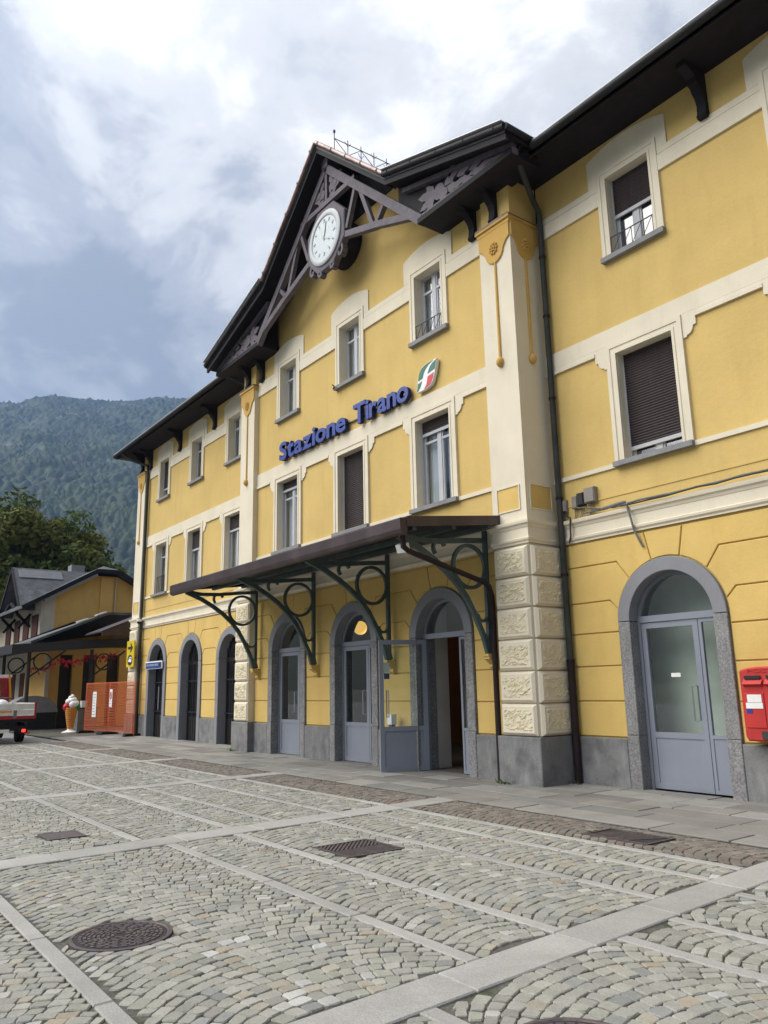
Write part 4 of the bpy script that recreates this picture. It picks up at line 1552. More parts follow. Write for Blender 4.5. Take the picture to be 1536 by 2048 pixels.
# ---- gable truss
YT = -0.62
tr = empty('gable_truss', (0, 0, 0), st)
def tb(name, p, q, wd, dp=0.13, dy=0.0):
    m = MB()
    m.bar((p[0], YT + dy, p[1]), (q[0], YT + dy, q[1]), wd, dp)
    return m.build(name, 'truss_paint', tr)
for sg in (-1, 1):
    tb('rafter', (0.0, 14.20), (sg * 3.56, 10.86), 0.20, 0.15)
    tb('bottom_chord', (sg * 3.30, 11.10), (sg * 2.0, 11.58), 0.15, 0.13, -0.005)
    tb('bottom_chord', (sg * 2.05, 11.56), (sg * 0.62, 12.02), 0.15, 0.14, 0.004)
    tb('strut', (sg * 1.24, 13.02), (sg * 0.86, 12.1), 0.10, 0.11)
    tb('strut', (sg * 1.38, 12.90), (sg * 1.88, 11.66), 0.11, 0.10)
    tb('strut', (sg * 2.36, 11.98), (sg * 2.02, 11.62), 0.10, 0.115, 0.003)
    tb('tie_beam', (sg * 3.45, 10.90), (sg * 6.18, 10.86), 0.12, 0.14, 0.006)
    tb('lower_rail', (sg * 3.0, 11.86), (sg * 6.15, 10.99), 0.10, 0.12, 0.008)
tb('collar', (-1.22, 13.24), (1.22, 13.24), 0.13, 0.12, -0.004)
tb('king_post', (0, 14.2), (0, 13.28), 0.10, 0.125, 0.002)
MB().box(-0.13, 0.13, -0.72, 0.05, 14.20, 14.46).build('ridge_beam', 'truss_paint', tr)
# added dark boards stand in for the shaded soffit behind carving and high gable
for sg in (-1, 1):
    MB().prism([(sg * 2.70, 12.14), (sg * 6.2, 11.0), (sg * 6.2, 10.88), (sg * 3.58, 10.88), (sg * 2.70, 11.72)], 'y', -0.50, -0.54).build('panel_backing', 'dark_wood', tr)
gb = [(-1.95, 12.62), (1.95, 12.62), (1.95, 12.75), (0, 14.5), (-1.95, 12.75)]
for i in range(8):
    x0_, x1_ = -1.95 + i * 0.4875, -1.95 + (i + 1) * 0.4875
    zt0, zt1 = 14.5 - abs(x0_) * 0.897, 14.5 - abs(x1_) * 0.897
    MB().prism([(x0_ + 0.005, 12.85), (x1_ - 0.005, 12.85), (x1_ - 0.005, zt1), (x0_ + 0.005, zt0)], 'y', -0.002, -0.03).build('gable_shade_board', 'dark_wood', tr)
# carved leaf boards
def leaf_poly(cx, cz, ln, wd, ang, n=7):
    pts = []
    for i in range(n + 1):
        t = i / n
        pts.append((t * ln, wd * math.sin(math.pi * t ** 0.8) * (1 + 0.18 * math.sin(t * 19))))
    for i in range(n - 1, 0, -1):
        t = i / n
        pts.append((t * ln, -wd * math.sin(math.pi * t ** 0.8) * (1 + 0.18 * math.sin(t * 17 + 1))))
    ca, sa = math.cos(R(ang)), math.sin(R(ang))
    return [(cx + a * ca - b * sa, cz + a * sa + b * ca) for a, b in pts]
def carve(leaves, discs, name):
    m = MB()
    for i, (cx, cz, ln, wd, ang) in enumerate(leaves):
        m.prism(leaf_poly(cx, cz, ln, wd, ang), 'y', YT + 0.03, YT - 0.035 - 0.002 * (i % 4), 0.0)
    for i, (cx, cz, r_) in enumerate(discs):
        m.prism([(cx + r_ * math.cos(R(a)), cz + r_ * math.sin(R(a))) for a in range(0, 360, 24)], 'y', YT + 0.03, YT - 0.047 - 0.002 * i)
    m.build(name, 'truss_paint', tr)
for sg in (-1, 1):
    def mx(lv):
        return [(sg * a, b, c, d, e_ if sg > 0 else 180 - e_) for a, b, c, d, e_ in lv]
    carve(mx([(0.16, 13.42, 0.42, 0.10, 75), (0.16, 13.42, 0.62, 0.12, 40), (0.2, 13.5, 0.42, 0.10, 8), (0.14, 13.9, 0.28, 0.08, 300), (0.42, 13.68, 0.34, 0.09, -10), (0.12, 13.36, 0.30, 0.08, 10)]),
          [(sg * 0.38, 13.62, 0.10)], 'carved_board')
    lv = [(4.02, 11.22, 0.55, 0.11, 165), (4.02, 11.18, 0.50, 0.10, 195), (4.0, 11.22, 0.36, 0.09, 130), (4.0, 11.15, 0.38, 0.08, 225), (4.3, 11.22, 0.5, 0.11, 20), (4.3, 11.12, 0.55, 0.09, -12),
          (4.68, 11.20, 0.42, 0.09, 10), (4.7, 11.10, 0.45, 0.07, -20), (5.02, 11.14, 0.36, 0.07, 5), (5.0, 11.05, 0.5, 0.06, -8), (5.3, 11.06, 0.42, 0.05, -10), (5.6, 11.0, 0.4, 0.035, -12), (4.45, 11.32, 0.3, 0.08, 60), (4.85, 11.2, 0.24, 0.06, 55)]
    carve(mx(lv), [(sg * 4.15, 11.18, 0.17), (sg * 4.28, 11.06, 0.13)], 'carved_board')
# ---- clock on the truss
ck = empty('clock', (0, 0, 0), st)
cz = 12.27
oc = [(0.90 * math.cos(R(a)), cz + 0.90 * math.sin(R(a))) for a in [22.5 + 45 * k for k in range(8)]]
MB().prism(oc, 'y', YT + 0.08, YT - 0.085, 0.02).build('clock_case', 'truss_paint', ck)
MB().lathe([(0.70, YT - 0.080), (0.70, YT - 0.115), (0.67, YT - 0.130), (0.56, YT - 0.130), (0.545, YT - 0.120), (0.545, YT - 0.08)], (0, 0, cz), 48, 'y').build('clock_ring', 'clock_white', ck, smooth=True)
MB().lathe([(0.56, YT - 0.090), (0.56, YT - 0.108), (0.54, YT - 0.112)], (0, 0, cz), 48, 'y').build('clock_face', 'clock_face', ck)
for k in range(12):
    m = MB()
    a = R(90 - 30 * k)
    r0, r1 = (0.40, 0.49)
    m.bar((r0 * math.cos(a), YT - 0.114, cz + r0 * math.sin(a)), (r1 * math.cos(a), YT - 0.114, cz + r1 * math.sin(a)), 0.04 if k % 3 else 0.055, 0.006)
    m.build('hour_mark', 'clock_mark', ck)
for ang, ln, wd in ((90 - 12, 0.40, 0.028), (90 - 123, 0.27, 0.04)):
    a = R(ang)
    MB().bar((-0.08 * math.cos(a), YT - 0.122, cz - 0.08 * math.sin(a)), (ln * math.cos(a), YT - 0.122, cz + ln * math.sin(a)), wd, 0.008).build('clock_hand', 'clock_white', ck)
MB().lathe([(0.58, 0.0), (0.58, -0.50), (0.52, -0.52)], (0, 0.0 - 0.02, cz - 0.02), 28, 'y').build('clock_back', 'dark_wood', ck)
def scroll(x, z, sg):
    m = MB()
    pth = [(x + sg * 0.02, YT, z + 0.26), (x + sg * 0.06, YT, z + 0.14), (x + sg * 0.02, YT, z + 0.03), (x - sg * 0.05, YT, z + 0.0), (x - sg * 0.10, YT, z + 0.05), (x - sg * 0.07, YT, z + 0.10)]
    for i in range(len(pth) - 1):
        m.bar(pth[i], pth[i + 1], 0.07, 0.14 + 0.004 * i)
    m.build('scroll', 'truss_paint', ck)
scroll(0.66, 11.53, 1)
scroll(-0.66, 11.53, -1)
scroll(0.30, 11.36, 1)
scroll(-0.30, 11.36, -1)

# ---- ridge cresting
cr_ = empty('ridge_cresting', (0, 0, 0), st)
yr0, yr1, zb, zt_ = -0.42, 2.05, 14.80, 15.17
m = MB()
m.tube([(0, yr0, zt_), (0, yr1, zt_)], 0.011, 6)
m.tube([(0, yr0, zb + 0.04), (0, yr1, zb + 0.04)], 0.011, 6)
m.build('rail', 'truss_paint', cr_)
m = MB()
n = 6
for i in range(n + 1):
    y = yr0 + (yr1 - yr0) * i / n
    h = 0.20 if i == 0 else 0.12
    m.tube([(0, y, zb), (0, y, zt_ + h)], 0.011, 6)
    if i == 0:
        m.ball((0, y, zt_ + h), 0.035, 8, (1, 1, 1.6))
    if i < n:
        y2 = yr0 + (yr1 - yr0) * (i + 1) / n
        m.tube([(0, y, zb + 0.04 if i % 2 else zt_), (0, y2, zt_ if i % 2 else zb + 0.04)], 0.009, 6)
    if i > 0:
        zc = zt_ if i % 2 else zb + 0.2
        for s in (-1, 1):
            m.tube([(0, y, zc - 0.06), (0, y + s * 0.05, zc - 0.02), (0, y + s * 0.09, zc + 0.06)], 0.007, 5)
m.build('spike', 'truss_paint', cr_)

# ---- eaves consoles
def console(x, yw, depth=0.55, zb_=10.17, zt2=10.965, wd=0.15):
    pr = [(0.0, zb_), (0.10, zb_), (0.13, zb_ + 0.04), (0.10, zb_ + 0.10), (0.085, zb_ + 0.25), (0.12, zb_ + 0.36), (0.20, zb_ + 0.44), (0.22, zb_ + 0.50), (0.30, zb_ + 0.52), (0.31, zb_ + 0.60),
          (0.40, zb_ + 0.66), (depth, zb_ + 0.70), (depth, zt2), (0.0, zt2)]
    m = MB()
    m.prism([(yw - a, b) for a, b in pr], 'x', x - wd / 2, x + wd / 2)
    m.build('console', 'dark_wood', st)
for sg in (-1, 1):
    for x in (9.02, 12.02, 15.0):
        console(sg * x, S)
    console(sg * 4.42, 0.0, 0.6, 10.17, 10.80)
    console(sg * 5.09, PF + 0.05, 0.5, 10.165, 10.80)
    console(sg * 15.65, S - 0.10, 0.5, 10.17)

# ---- rain pipes
def pipe(path, r_, m_, name='downpipe'):
    return MB().tube(path, r_, 10).build(name, m_, st, smooth=True)
for sg in (-1, 1):
    xp = 5.64
    pipe([(sg * 6.02, -0.34, 10.93), (sg * 5.98, -0.30, 10.80), (sg * 5.70, 0.30, 10.50), (sg * xp, 0.52, 10.36), (sg * xp, 0.535, 10.2), (sg * xp, 0.535, 1.95)], 0.052, 'pipe_metal')
    pipe([(sg * xp, 0.535, 1.98), (sg * xp, 0.535, 1.90), (sg * xp, 0.535, 0.0)], [0.072, 0.060, 0.060], 'pipe_iron')
    for z in (9.4, 8.2, 6.6, 4.75, 3.4, 1.9, 1.5, 0.62):
        MB().lathe([(0.065, z - 0.02), (0.065, z + 0.02)], (sg * xp, 0.535, 0), 10).build('pipe_clamp', 'pipe_iron', st)
pipe([(-15.9, -0.34, 10.93), (-15.6, 0.1, 10.6), (-15.12, 0.50, 10.35), (-15.12, 0.53, 10.1), (-15.12, 0.53, 0.0)], 0.055, 'pipe_metal')

# ================================================================== ENTRANCE CANOPY
cp = empty('canopy', (0, 0, 0), st)
CX, CY = 4.82, -2.25
m = MB()
m.prism([(0.0, 4.50), (CY, 4.24), (CY, 4.20), (0.0, 4.46)], 'x', -CX, CX)
m.build('canopy_roof', 'brown_metal', cp)
for i in range(17):
    x = -CX + 0.05 + i * (2 * CX - 0.1) / 16
    MB().bar((x, -0.02, 4.505), (x, CY, 4.247), 0.02, 0.03, (1, 0, 0)).build('standing_seam', 'brown_metal', cp)
m = MB()
gp_ = [(CY + 0.02, 4.235), (CY - 0.11, 4.235), (CY - 0.13, 4.215), (CY - 0.125, 4.05), (CY - 0.10, 3.99), (CY - 0.04, 3.965), (CY + 0.02, 3.985)]
m.prism(gp_, 'x', -CX - 0.02, CX + 0.02)
m.build('canopy_gutter', 'brown_metal', cp)
for sg in (-1, 1):
    m = MB()
    m.prism([(-0.01, 4.53), (CY, 4.265), (CY, 4.10), (-0.01, 4.36)], 'x', sg * CX, sg * (CX + 0.03))
    m.build('canopy_side', 'brown_metal', cp)
for i in range(12):
    m = MB()
    y = -0.1 - i * 0.178
    zc = 4.46 + (4.20 - 4.46) * (-y / 2.25)
    m.box(-CX + 0.02, CX - 0.02, y - 0.17, y, zc - 0.03 - 0.002 * (i % 2), zc - 0.008)
    m.build('canopy_board', 'canopy_dark', cp)
for y, z in ((-0.35, 4.33), (-1.2, 4.23), (-2.05, 4.12)):
    MB().box(-CX + 0.02, CX - 0.02, y - 0.04, y + 0.04, z - 0.06, z + 0.02).build('purlin', 'green_iron', cp)
def bracket(x):
    m = MB()
    t = 0.07
    def seg(p, q, wd):
        m.bar((x, p[0], p[1]), (x, q[0], q[1]), wd, t + random.uniform(0, 0.004), (1, 0, 0))
    yp = -0.13
    seg((yp, 2.12), (yp, 4.30), 0.075)
    br_ = [(-0.15, 2.14), (-0.25, 2.40), (-0.42, 2.74), (-0.60, 3.04), (-0.82, 3.30), (-1.08, 3.52), (-1.36, 3.70), (-1.68, 3.87), (-2.10, 4.03)]
    for i in range(len(br_) - 1):
        seg(br_[i], (br_[i + 1][0] - 0.01, br_[i + 1][1] + 0.006), 0.085 if i < 3 else 0.095)
    ta = [(yp, 4.13), (-0.6, 4.09), (-1.2, 4.02), (-1.7, 4.0), (-2.10, 4.05)]
    for i in range(len(ta) - 1):
        seg(ta[i], ta[i + 1], 0.085)
    # ring
    cy_, cz_, rr = -0.535, 3.63, 0.375
    n = 30
    vs, fs = [], []
    for k in range(n):
        a = 2 * math.pi * k / n
        for r_, xx in ((rr - 0.03, x - 0.03), (rr + 0.03, x - 0.03), (rr + 0.03, x + 0.03), (rr - 0.03, x + 0.03)):
            vs.append((xx, cy_ + r_ * math.cos(a), cz_ + r_ * math.sin(a)))
    for k in range(n):
        for j in range(4):
            fs.append((4 * k + j, 4 * k + (j + 1) % 4, 4 * ((k + 1) % n) + (j + 1) % 4, 4 * ((k + 1) % n) + j))
    m.add(vs, fs)
    # small C pieces
    for (c0, c1, r_, a0, a1) in ((-0.27, 2.80, 0.12, 180, 360), (-1.22, 3.90, 0.13, 20, 230)):
        pts = [(c0 + r_ * math.cos(R(a0 + (a1 - a0) * i / 8)), c1 + r_ * math.sin(R(a0 + (a1 - a0) * i / 8))) for i in range(9)]
        for i in range(8):
            seg(pts[i], pts[i + 1], 0.045)
    seg((-0.13, 2.12), (-0.20, 2.36), 0.16)
    # studs
    for (a, b) in ((-0.30, 2.50), (-0.66, 3.12), (-0.88, 3.36), (-0.62, 4.10)):
        m.ball((x + 0.04, a, b), 0.018, 6)
    m.build('canopy_bracket', 'green_iron', cp)
    # ochre corbel under the foot
    q = MB()
    q.prism([(0.0, 1.86), (-0.05, 1.86), (-0.09, 1.90), (-0.08, 1.94), (-0.16, 2.0), (-0.22, 2.03), (-0.22, 2.07), (-0.24, 2.075), (-0.24, 2.12), (0.0, 2.12)], 'x', x - 0.07, x + 0.07)
    q.build('corbel', 'yellow_panel', cp)
for x in (-4.42, -1.476, 1.476, 4.42):
    bracket(x)
cpd = MB().tube([(4.66, -2.20, 3.98), (4.66, -2.18, 3.80), (4.66, -2.08, 3.74), (4.66, -0.42, 3.33), (4.64, -0.30, 3.27), (4.60, -0.20, 3.10), (4.56, -0.15, 2.9), (4.545, -0.14, 0.0)], [0.05, 0.05, 0.046, 0.046, 0.05, 0.05, 0.05, 0.05], 10)
cpd.build('downpipe', 'pipe_iron', cp, smooth=True)

# ================================================================== THINGS ON AND BY THE STATION
dg = None
def letter_mesh(ch, size, extrude, bold):
    cu = bpy.data.curves.new('letter', 'FONT')
    cu.body = ch
    cu.size = size
    cu.extrude = extrude
    cu.offset = bold
    cu.resolution_u = 4
    o = bpy.data.objects.new('letter', cu)
    col.objects.link(o)
    dgr = bpy.context.evaluated_depsgraph_get()
    me = bpy.data.meshes.new_from_object(o.evaluated_get(dgr))
    bpy.data.objects.remove(o)
    me.name = 'letter'
    return me
def write(text, x0, x1, zb, cap, y, depth, parent, m_face, m_side, bold=0.02, name='letter', axis='y', gapf=0.06, space=0.32):
    """raised lettering in a vertical plane; x0..x1 is the run of the text, zb the base line, cap the capital height"""
    base = letter_mesh('T', 1.0, 0, 0)
    zs = [v.co.y for v in base.vertices]
    capu = max(zs) - min(zs)
    size = cap / capu
    items, w = [], 0.0
    for ch in text:
        if ch == ' ':
            w += space * cap
            continue
        me = letter_mesh(ch, size, depth / 2, bold * cap)
        xs = [v.co.x for v in me.vertices]
        lo, hi = min(xs), max(xs)
        items.append((me, lo, w))
        w += (hi - lo) + gapf * cap
    w -= gapf * cap
    k = (x1 - x0) / w
    for me, lo, off in items:
        for v in me.vertices:
            xx = (v.co.x - lo + off) * k + x0
            v.co = Vector((xx, y - v.co.z, v.co.y + zb)) if axis == 'y' else Vector((y + v.co.z, xx, v.co.y + zb))
        me.materials.clear()
        me.materials.append(MATS[m_face])
        me.materials.append(MATS[m_side])
        for p in me.polygons:
            nrm = abs(p.normal.y) if axis == 'y' else abs(p.normal.x)
            p.material_index = 0
        bm = bmesh.new()
        bm.from_mesh(me)
        bmesh.ops.recalc_face_normals(bm, faces=bm.faces)
        for f in bm.faces:
            nn = f.normal.y if axis == 'y' else f.normal.x
            f.material_index = 0 if abs(nn) > 0.7 else 1
        bm.to_mesh(me)
        bm.free()
        o = bpy.data.objects.new(name, me)
        link(o, parent)
sg_ = empty('station_sign', (0, 0, 7.46))
tag(sg_, 'raised blue letters reading Stazione Tirano on the yellow wall', 'sign')
sg_loc = Matrix.Translation((0, 0, -7.46))
sgn = empty('lettering_tmp', (0, 0, 0))
write('Stazione', -3.20, -0.02, 7.50, 0.46, -0.10, 0.10, sgn, 'blue_sign', 'blue_side', 0.040, gapf=0.03)
write('Tirano', 0.30, 2.36, 7.50, 0.46, -0.10, 0.10, sgn, 'blue_sign', 'blue_side', 0.040, gapf=0.03)
for o in list(sgn.children):
    o.parent = sg_
    o.location = (0, 0, -7.46)
bpy.data.objects.remove(sgn)
rm = MB()
rm.box(-3.2, 2.3, -0.045, -0.015, -0.06, -0.03)
rl = rm.build('mounting_rail', 'black_metal', sg_)
rl.location = (0, 0, 0.25)

# railway emblem beside the name
lg = empty('railway_emblem', (2.85, 0, 7.55))
lg.scale = (0.90, 1.0, 0.92)
tag(lg, 'slanted green white and red railway emblem beside the blue lettering', 'sign')
def cur(pts, n=8):
    """Catmull-Rom through pts"""
    out = []
    P = [Vector(p) for p in pts]
    for i in range(len(P) - 1):
        p0, p1, p2, p3 = P[max(i - 1, 0)], P[i], P[i + 1], P[min(i + 2, len(P) - 1)]
        for k in range(n):
            t = k / n
            q = 0.5 * ((2 * p1) + (p2 - p0) * t + (2 * p0 - 5 * p1 + 4 * p2 - p3) * t * t + (3 * p1 - p0 - 3 * p2 + p3) * t ** 3)
            out.append((q.x, q.y))
    out.append(tuple(P[-1]))
    return out
# outline in local (x,z): a leaning flag, rounded at top left and bottom right
outl = cur([(-0.29, 0.0), (-0.25, 0.20), (-0.19, 0.42), (-0.06, 0.55), (0.12, 0.585)], 5) + [(0.44, 0.60)] + cur([(0.40, 0.42), (0.33, 0.22), (0.22, 0.06), (0.02, 0.005)], 5)
MB().prism(outl, 'y', -0.02, -0.10).build('emblem_body', 'white_paint', lg)
spine_l = [(-0.245, 0.008), (-0.14, 0.10), (-0.07, 0.22), (-0.03, 0.36), (0.05, 0.48), (0.18, 0.555), (0.40, 0.592)]
spine_r = [(-0.06, 0.010), (0.04, 0.08), (0.09, 0.18), (0.115, 0.26)]
g1 = [(-0.275, 0.012), (-0.238, 0.195)] + [(-0.085, 0.225)] + cur([(-0.085, 0.225), (-0.15, 0.11), (-0.245, 0.02)], 4)[1:]
MB().prism(g1, 'y', -0.101, -0.106).build('green_field', 'logo_green', lg)
g2 = [(-0.225, 0.262)] + cur([(-0.205, 0.35), (-0.16, 0.45), (-0.06, 0.535), (0.10, 0.575), (0.33, 0.588)], 4) + cur([(0.16, 0.54), (0.04, 0.46), (-0.03, 0.37), (-0.065, 0.285)], 4)
MB().prism(g2, 'y', -0.101, -0.106).build('green_field', 'logo_green', lg)
g3 = cur([(0.12, 0.335), (0.17, 0.43), (0.27, 0.52), (0.425, 0.575)], 4) + [(0.40, 0.47), (0.37, 0.375)]
MB().prism(g3, 'y', -0.101, -0.106).build('green_field', 'logo_green', lg)
g4 = cur([(-0.02, 0.016), (0.06, 0.09), (0.10, 0.20), (0.125, 0.27)], 4) + [(0.335, 0.30)] + cur([(0.30, 0.20), (0.21, 0.075), (0.03, 0.018)], 4)
MB().prism(g4, 'y', -0.101, -0.106).build('red_field', 'logo_red', lg)

# floodlight under the corner of the canopy
fl = empty('floodlight', (4.55, -2.12, 3.85))
tag(fl, 'small white floodlight hung under the corner of the entrance canopy', 'light')
MB().box(-0.10, 0.10, -0.05, 0.05, -0.12, 0.02).build('lamp_body', 'white_plastic', fl)
MB().tube([(0, 0, 0.02), (0, 0, 0.16)], 0.015, 6).build('stem', 'white_plastic', fl)
fl.rotation_euler = (R(25), 0, R(20))

# house number plate and bin post by the open door
np_ = empty('number_plate', (1.17, 0, 2.49))
tag(np_, 'small black house number plate on the yellow wall beside the open door', 'number plate')
MB().box(-0.10, 0.10, -0.02, -0.006, -0.07, 0.07).build('plate', 'black_metal', np_)
write('11', -0.045, 0.045, -0.05, 0.10, -0.021, 0.004, np_, 'white_paint', 'white_paint', 0.01, 'numeral')
ab = empty('ashtray_post', (1.62, -0.20, 0))
tag(ab, 'slim dark post with a white box standing by the open door', 'ashtray')
MB().box(-0.05, 0.05, -0.05, 0.05, 0.0, 0.86).build('post', 'pipe_metal', ab)
MB().box(-0.07, 0.07, -0.065, 0.065, 0.86, 1.06).build('box', 'white_plastic', ab)
MB().box(-0.11, 0.11, -0.10, 0.10, 0.0, 0.03).build('foot', 'pipe_metal', ab)

# cables and junction boxes on the right wing
def cable(name, path, r_, label, m_='cable_grey', n=6):
    o = MB().tube(path, r_, n).build(name, m_, smooth=True)
    return tag(o, label, 'cable')
def wob(p, q, n, a):
    P, Q = Vector(p), Vector(q)
    out = []
    for i in range(n + 1):
        t = i / n
        v = P.lerp(Q, t)
        e_ = 0 if i in (0, n) else 1
        out.append((v.x, v.y, v.z + e_ * random.uniform(-a, a)))
    return out
yw = S - 0.10
run = wob((6.10, S - 0.06, 4.40), (6.9, yw, 4.375), 6, 0.01) + wob((7.05, yw, 4.385), (15.2, yw, 4.43), 34, 0.012)
cable('wall_cable', run, 0.017, 'long grey cable lying along the cornice of the right wing')
run2 = wob((6.9, yw - 0.02, 4.36), (15.2, yw - 0.02, 4.41), 30, 0.012)
cable('wall_cable', run2, 0.013, 'thin second cable running under the long one on the cornice', 'pipe_metal')
cable('wall_cable', [(7.02, yw, 4.38), (7.03, yw - 0.02, 4.30), (7.06, S - 0.10, 4.15), (7.08, S - 0.07, 3.95), (7.15, S - 0.03, 3.74), (7.19, S - 0.03, 3.66)], 0.019, 'grey conduit dropping from the cornice to the arch of the right door')
cable('wall_cable', [(5.70, S - 0.04, 4.52), (5.74, S - 0.06, 4.42), (5.86, S - 0.11, 4.36), (5.84, S - 0.10, 4.2), (5.82, S - 0.08, 4.05), (5.76, S - 0.06, 3.93)], 0.016, 'dark cable looping over the cornice beside the downpipe', 'pipe_metal')
cable('wall_cable', wob((5.95, S - 0.05, 4.53), (6.5, S - 0.10, 4.40), 6, 0.02), 0.013, 'short grey lead from the junction boxes to the cornice cable')
MB_ = None
jb = empty('cable_sleeve', (6.75, S - 0.10, 4.40))
tag(jb, 'fat grey splice sleeve on the cornice cable near the junction boxes', 'cable sleeve')
MB().tube([(-0.24, 0, -0.015), (-0.2, 0, -0.012), (0.2, 0, 0.012), (0.24, 0, 0.015)], [0.018, 0.03, 0.03, 0.018], 8).build('sleeve', 'cable_grey', jb, smooth=True)
for i, (x, z, wd, ht, dp, m_, lb) in enumerate([(5.70, 4.60, 0.10, 0.20, 0.07, 'grey_plastic', 'narrow junction box nearest the downpipe'), (5.94, 4.62, 0.12, 0.22, 0.07, 'grey_plastic', 'small beige junction box between two others on the yellow wall'),
                                             (6.07, 4.65, 0.15, 0.22, 0.08, 'pipe_metal', 'dark grey junction box in the row on the yellow wall'), (6.28, 4.68, 0.22, 0.26, 0.10, 'grey_plastic', 'large square beige junction box at the end of the row')]):
    e_ = empty('junction_box', (x, S, z))
    tag(e_, lb, 'junction box', 'junction boxes on the right wing')
    MB().prism([(-wd / 2, -ht / 2), (wd / 2, -ht / 2), (wd / 2, ht / 2), (-wd / 2, ht / 2)], 'y', 0, -dp, 0.008).build('box', m_, e_)
    MB().prism([(-wd / 2 + 0.012, -ht / 2 + 0.012), (wd / 2 - 0.012, -ht / 2 + 0.012), (wd / 2 - 0.012, ht / 2 - 0.012), (-wd / 2 + 0.012, ht / 2 - 0.012)], 'y', -dp, -dp - 0.012, 0.004).build('lid', m_, e_)
    q = MB()
    for k in range(2):
        q.tube([(-0.02 + 0.04 * k, -0.03, -ht / 2), (-0.02 + 0.03 * k, -0.035, -ht / 2 - 0.12), (0.03 * k - 0.04, -0.05, -ht / 2 - 0.2)], 0.008, 5)
    q.build('lead', 'cable_grey', e_)

# red post box on the right wing
pb = empty('post_box', (8.98, S, 0.80))
tag(pb, 'red wall post box with slots and white labels beside the grey door', 'post box')
hw_, ht = 0.34, 0.95
m = MB()
body = [(-hw_, 0.06), (-hw_ + 0.03, 0.0), (hw_ - 0.03, 0.0), (hw_, 0.06), (hw_, ht - 0.05)] + [(hw_ * math.cos(R(a)), ht - 0.05 + 0.06 * math.sin(R(a))) for a in range(20, 161, 20)] + [(-hw_, ht - 0.05)]
m.prism(body, 'y', 0.0, -0.24, 0.02)
m.build('box', 'post_red', pb)
for s in (-1, 1):
    MB().box(s * 0.15 - 0.11, s * 0.15 + 0.11, -0.262, -0.236, 0.80, 0.845).build('letter_slot', 'black_metal', pb)
    MB().prism([(-0.24, 0.80), (-0.30, 0.735), (-0.24, 0.70)], 'x', s * 0.15 - 0.13, s * 0.15 + 0.13).build('slot_lip', 'post_red', pb)
    m = MB()
    x0, x1 = s * 0.16 - 0.135, s * 0.16 + 0.135
    m.prism([(x0, 0.17), (x1, 0.17), (x1, 0.62), (x0, 0.62)], 'y', -0.238, -0.252, 0.006)
    m.build('door_panel', 'post_red', pb)
    MB().box(x0 + 0.045, x1 - 0.03, -0.256, -0.2525, 0.50, 0.60).build('label', 'paper', pb)
    MB().box(x0 + 0.02, x1 - 0.02, -0.257, -0.2525, 0.42, 0.495).build('label', 'paper', pb)
    MB().box(x0 + 0.02, x0 + 0.10, -0.257, -0.2525, 0.36, 0.412).build('sticker', 'blue_sign', pb)
MB().box(-0.10, 0.10, -0.265, -0.24, 0.03, 0.13).build('lock_plate', 'pipe_metal', pb)
write('POSTE', -0.22, 0.22, 0.885, 0.045, -0.243, 0.008, pb, 'post_red', 'post_red', 0.01)

# yellow direction sign and blue name plate on the left wing, small camera
ys = empty('direction_sign', (-15.42, 0.44, 2.50))
tag(ys, 'yellow sign with black arrow and bus pictogram on the left corner pilaster', 'sign')
MB().box(-0.40, 0.40, -0.16, -0.12, 0.0, 0.98).build('panel', 'sign_yellow', ys)
MB().box(-0.03, 0.03, -0.12, 0.05, 0.2, 0.8).build('arm', 'black_metal', ys)
m = MB()
m.prism([(-0.28, 0.665), (0.06, 0.665), (-0.04, 0.55), (0.07, 0.55), (0.27, 0.715), (0.07, 0.88), (-0.04, 0.88), (0.06, 0.765), (-0.28, 0.765)], 'y', -0.16, -0.166)
m.build('arrow', 'black_metal', ys)
MB().prism([(0.27 * math.cos(R(a)) - 0.0, 0.26 + 0.20 * math.sin(R(a))) for a in range(0, 360, 15)], 'y', -0.16, -0.166).build('disc', 'black_metal', ys)
m = MB()
m.prism([(-0.20, 0.23), (-0.10, 0.28), (-0.08, 0.34), (0.0, 0.375), (0.17, 0.375), (0.19, 0.19), (0.10, 0.17), (0.03, 0.19), (-0.12, 0.19)], 'y', -0.166, -0.171)
m.build('pictogram', 'white_paint', ys)
MB().prism([(-0.02, 0.30), (0.0, 0.34), (0.12, 0.34), (0.12, 0.30)], 'y', -0.171, -0.175).build('pictogram', 'black_metal', ys)
bs = empty('name_plate', (-13.55, S - 0.05, 2.38))
tag(bs, 'blue and white name plate across the left wing door', 'sign')
MB().box(-0.80, 0.80, -0.08, -0.04, 0.0, 0.27).build('panel', 'white_paint', bs)
MB().box(-0.77, 0.77, -0.085, -0.08, 0.015, 0.225).build('field', 'blue_sign', bs)
m = MB()
for i, (a, b) in enumerate(((-0.70, -0.45), (-0.38, 0.10), (0.14, 0.48))):
    m.box(a, b, -0.089, -0.085, 0.10, 0.175)
m.build('faded_words', 'clock_face', bs)
MB().box(0.58, 0.70, -0.089, -0.085, 0.07, 0.19).build('pictogram', 'black_metal', bs)
cc_ = empty('security_camera', (-15.0, S - 0.12, 4.18))
tag(cc_, 'white dome security camera on the cornice of the left wing', 'camera')
MB().lathe([(0.02, 0.10), (0.09, 0.09), (0.10, 0.0)], (0, -0.1, 0), 14).build('housing', 'white_plastic', cc_, smooth=True)
MB().ball((0, -0.1, -0.01), 0.085, 12).build('dome', 'black_metal', cc_, smooth=True)
MB().box(-0.03, 0.03, -0.1, 0.12, 0.04, 0.09).build('arm', 'white_plastic', cc_)
sp = empty('sill_spout', (-0.62, -0.10, 8.70))
tag(sp, 'thin black rod jutting from the middle upper window sill', 'rod')
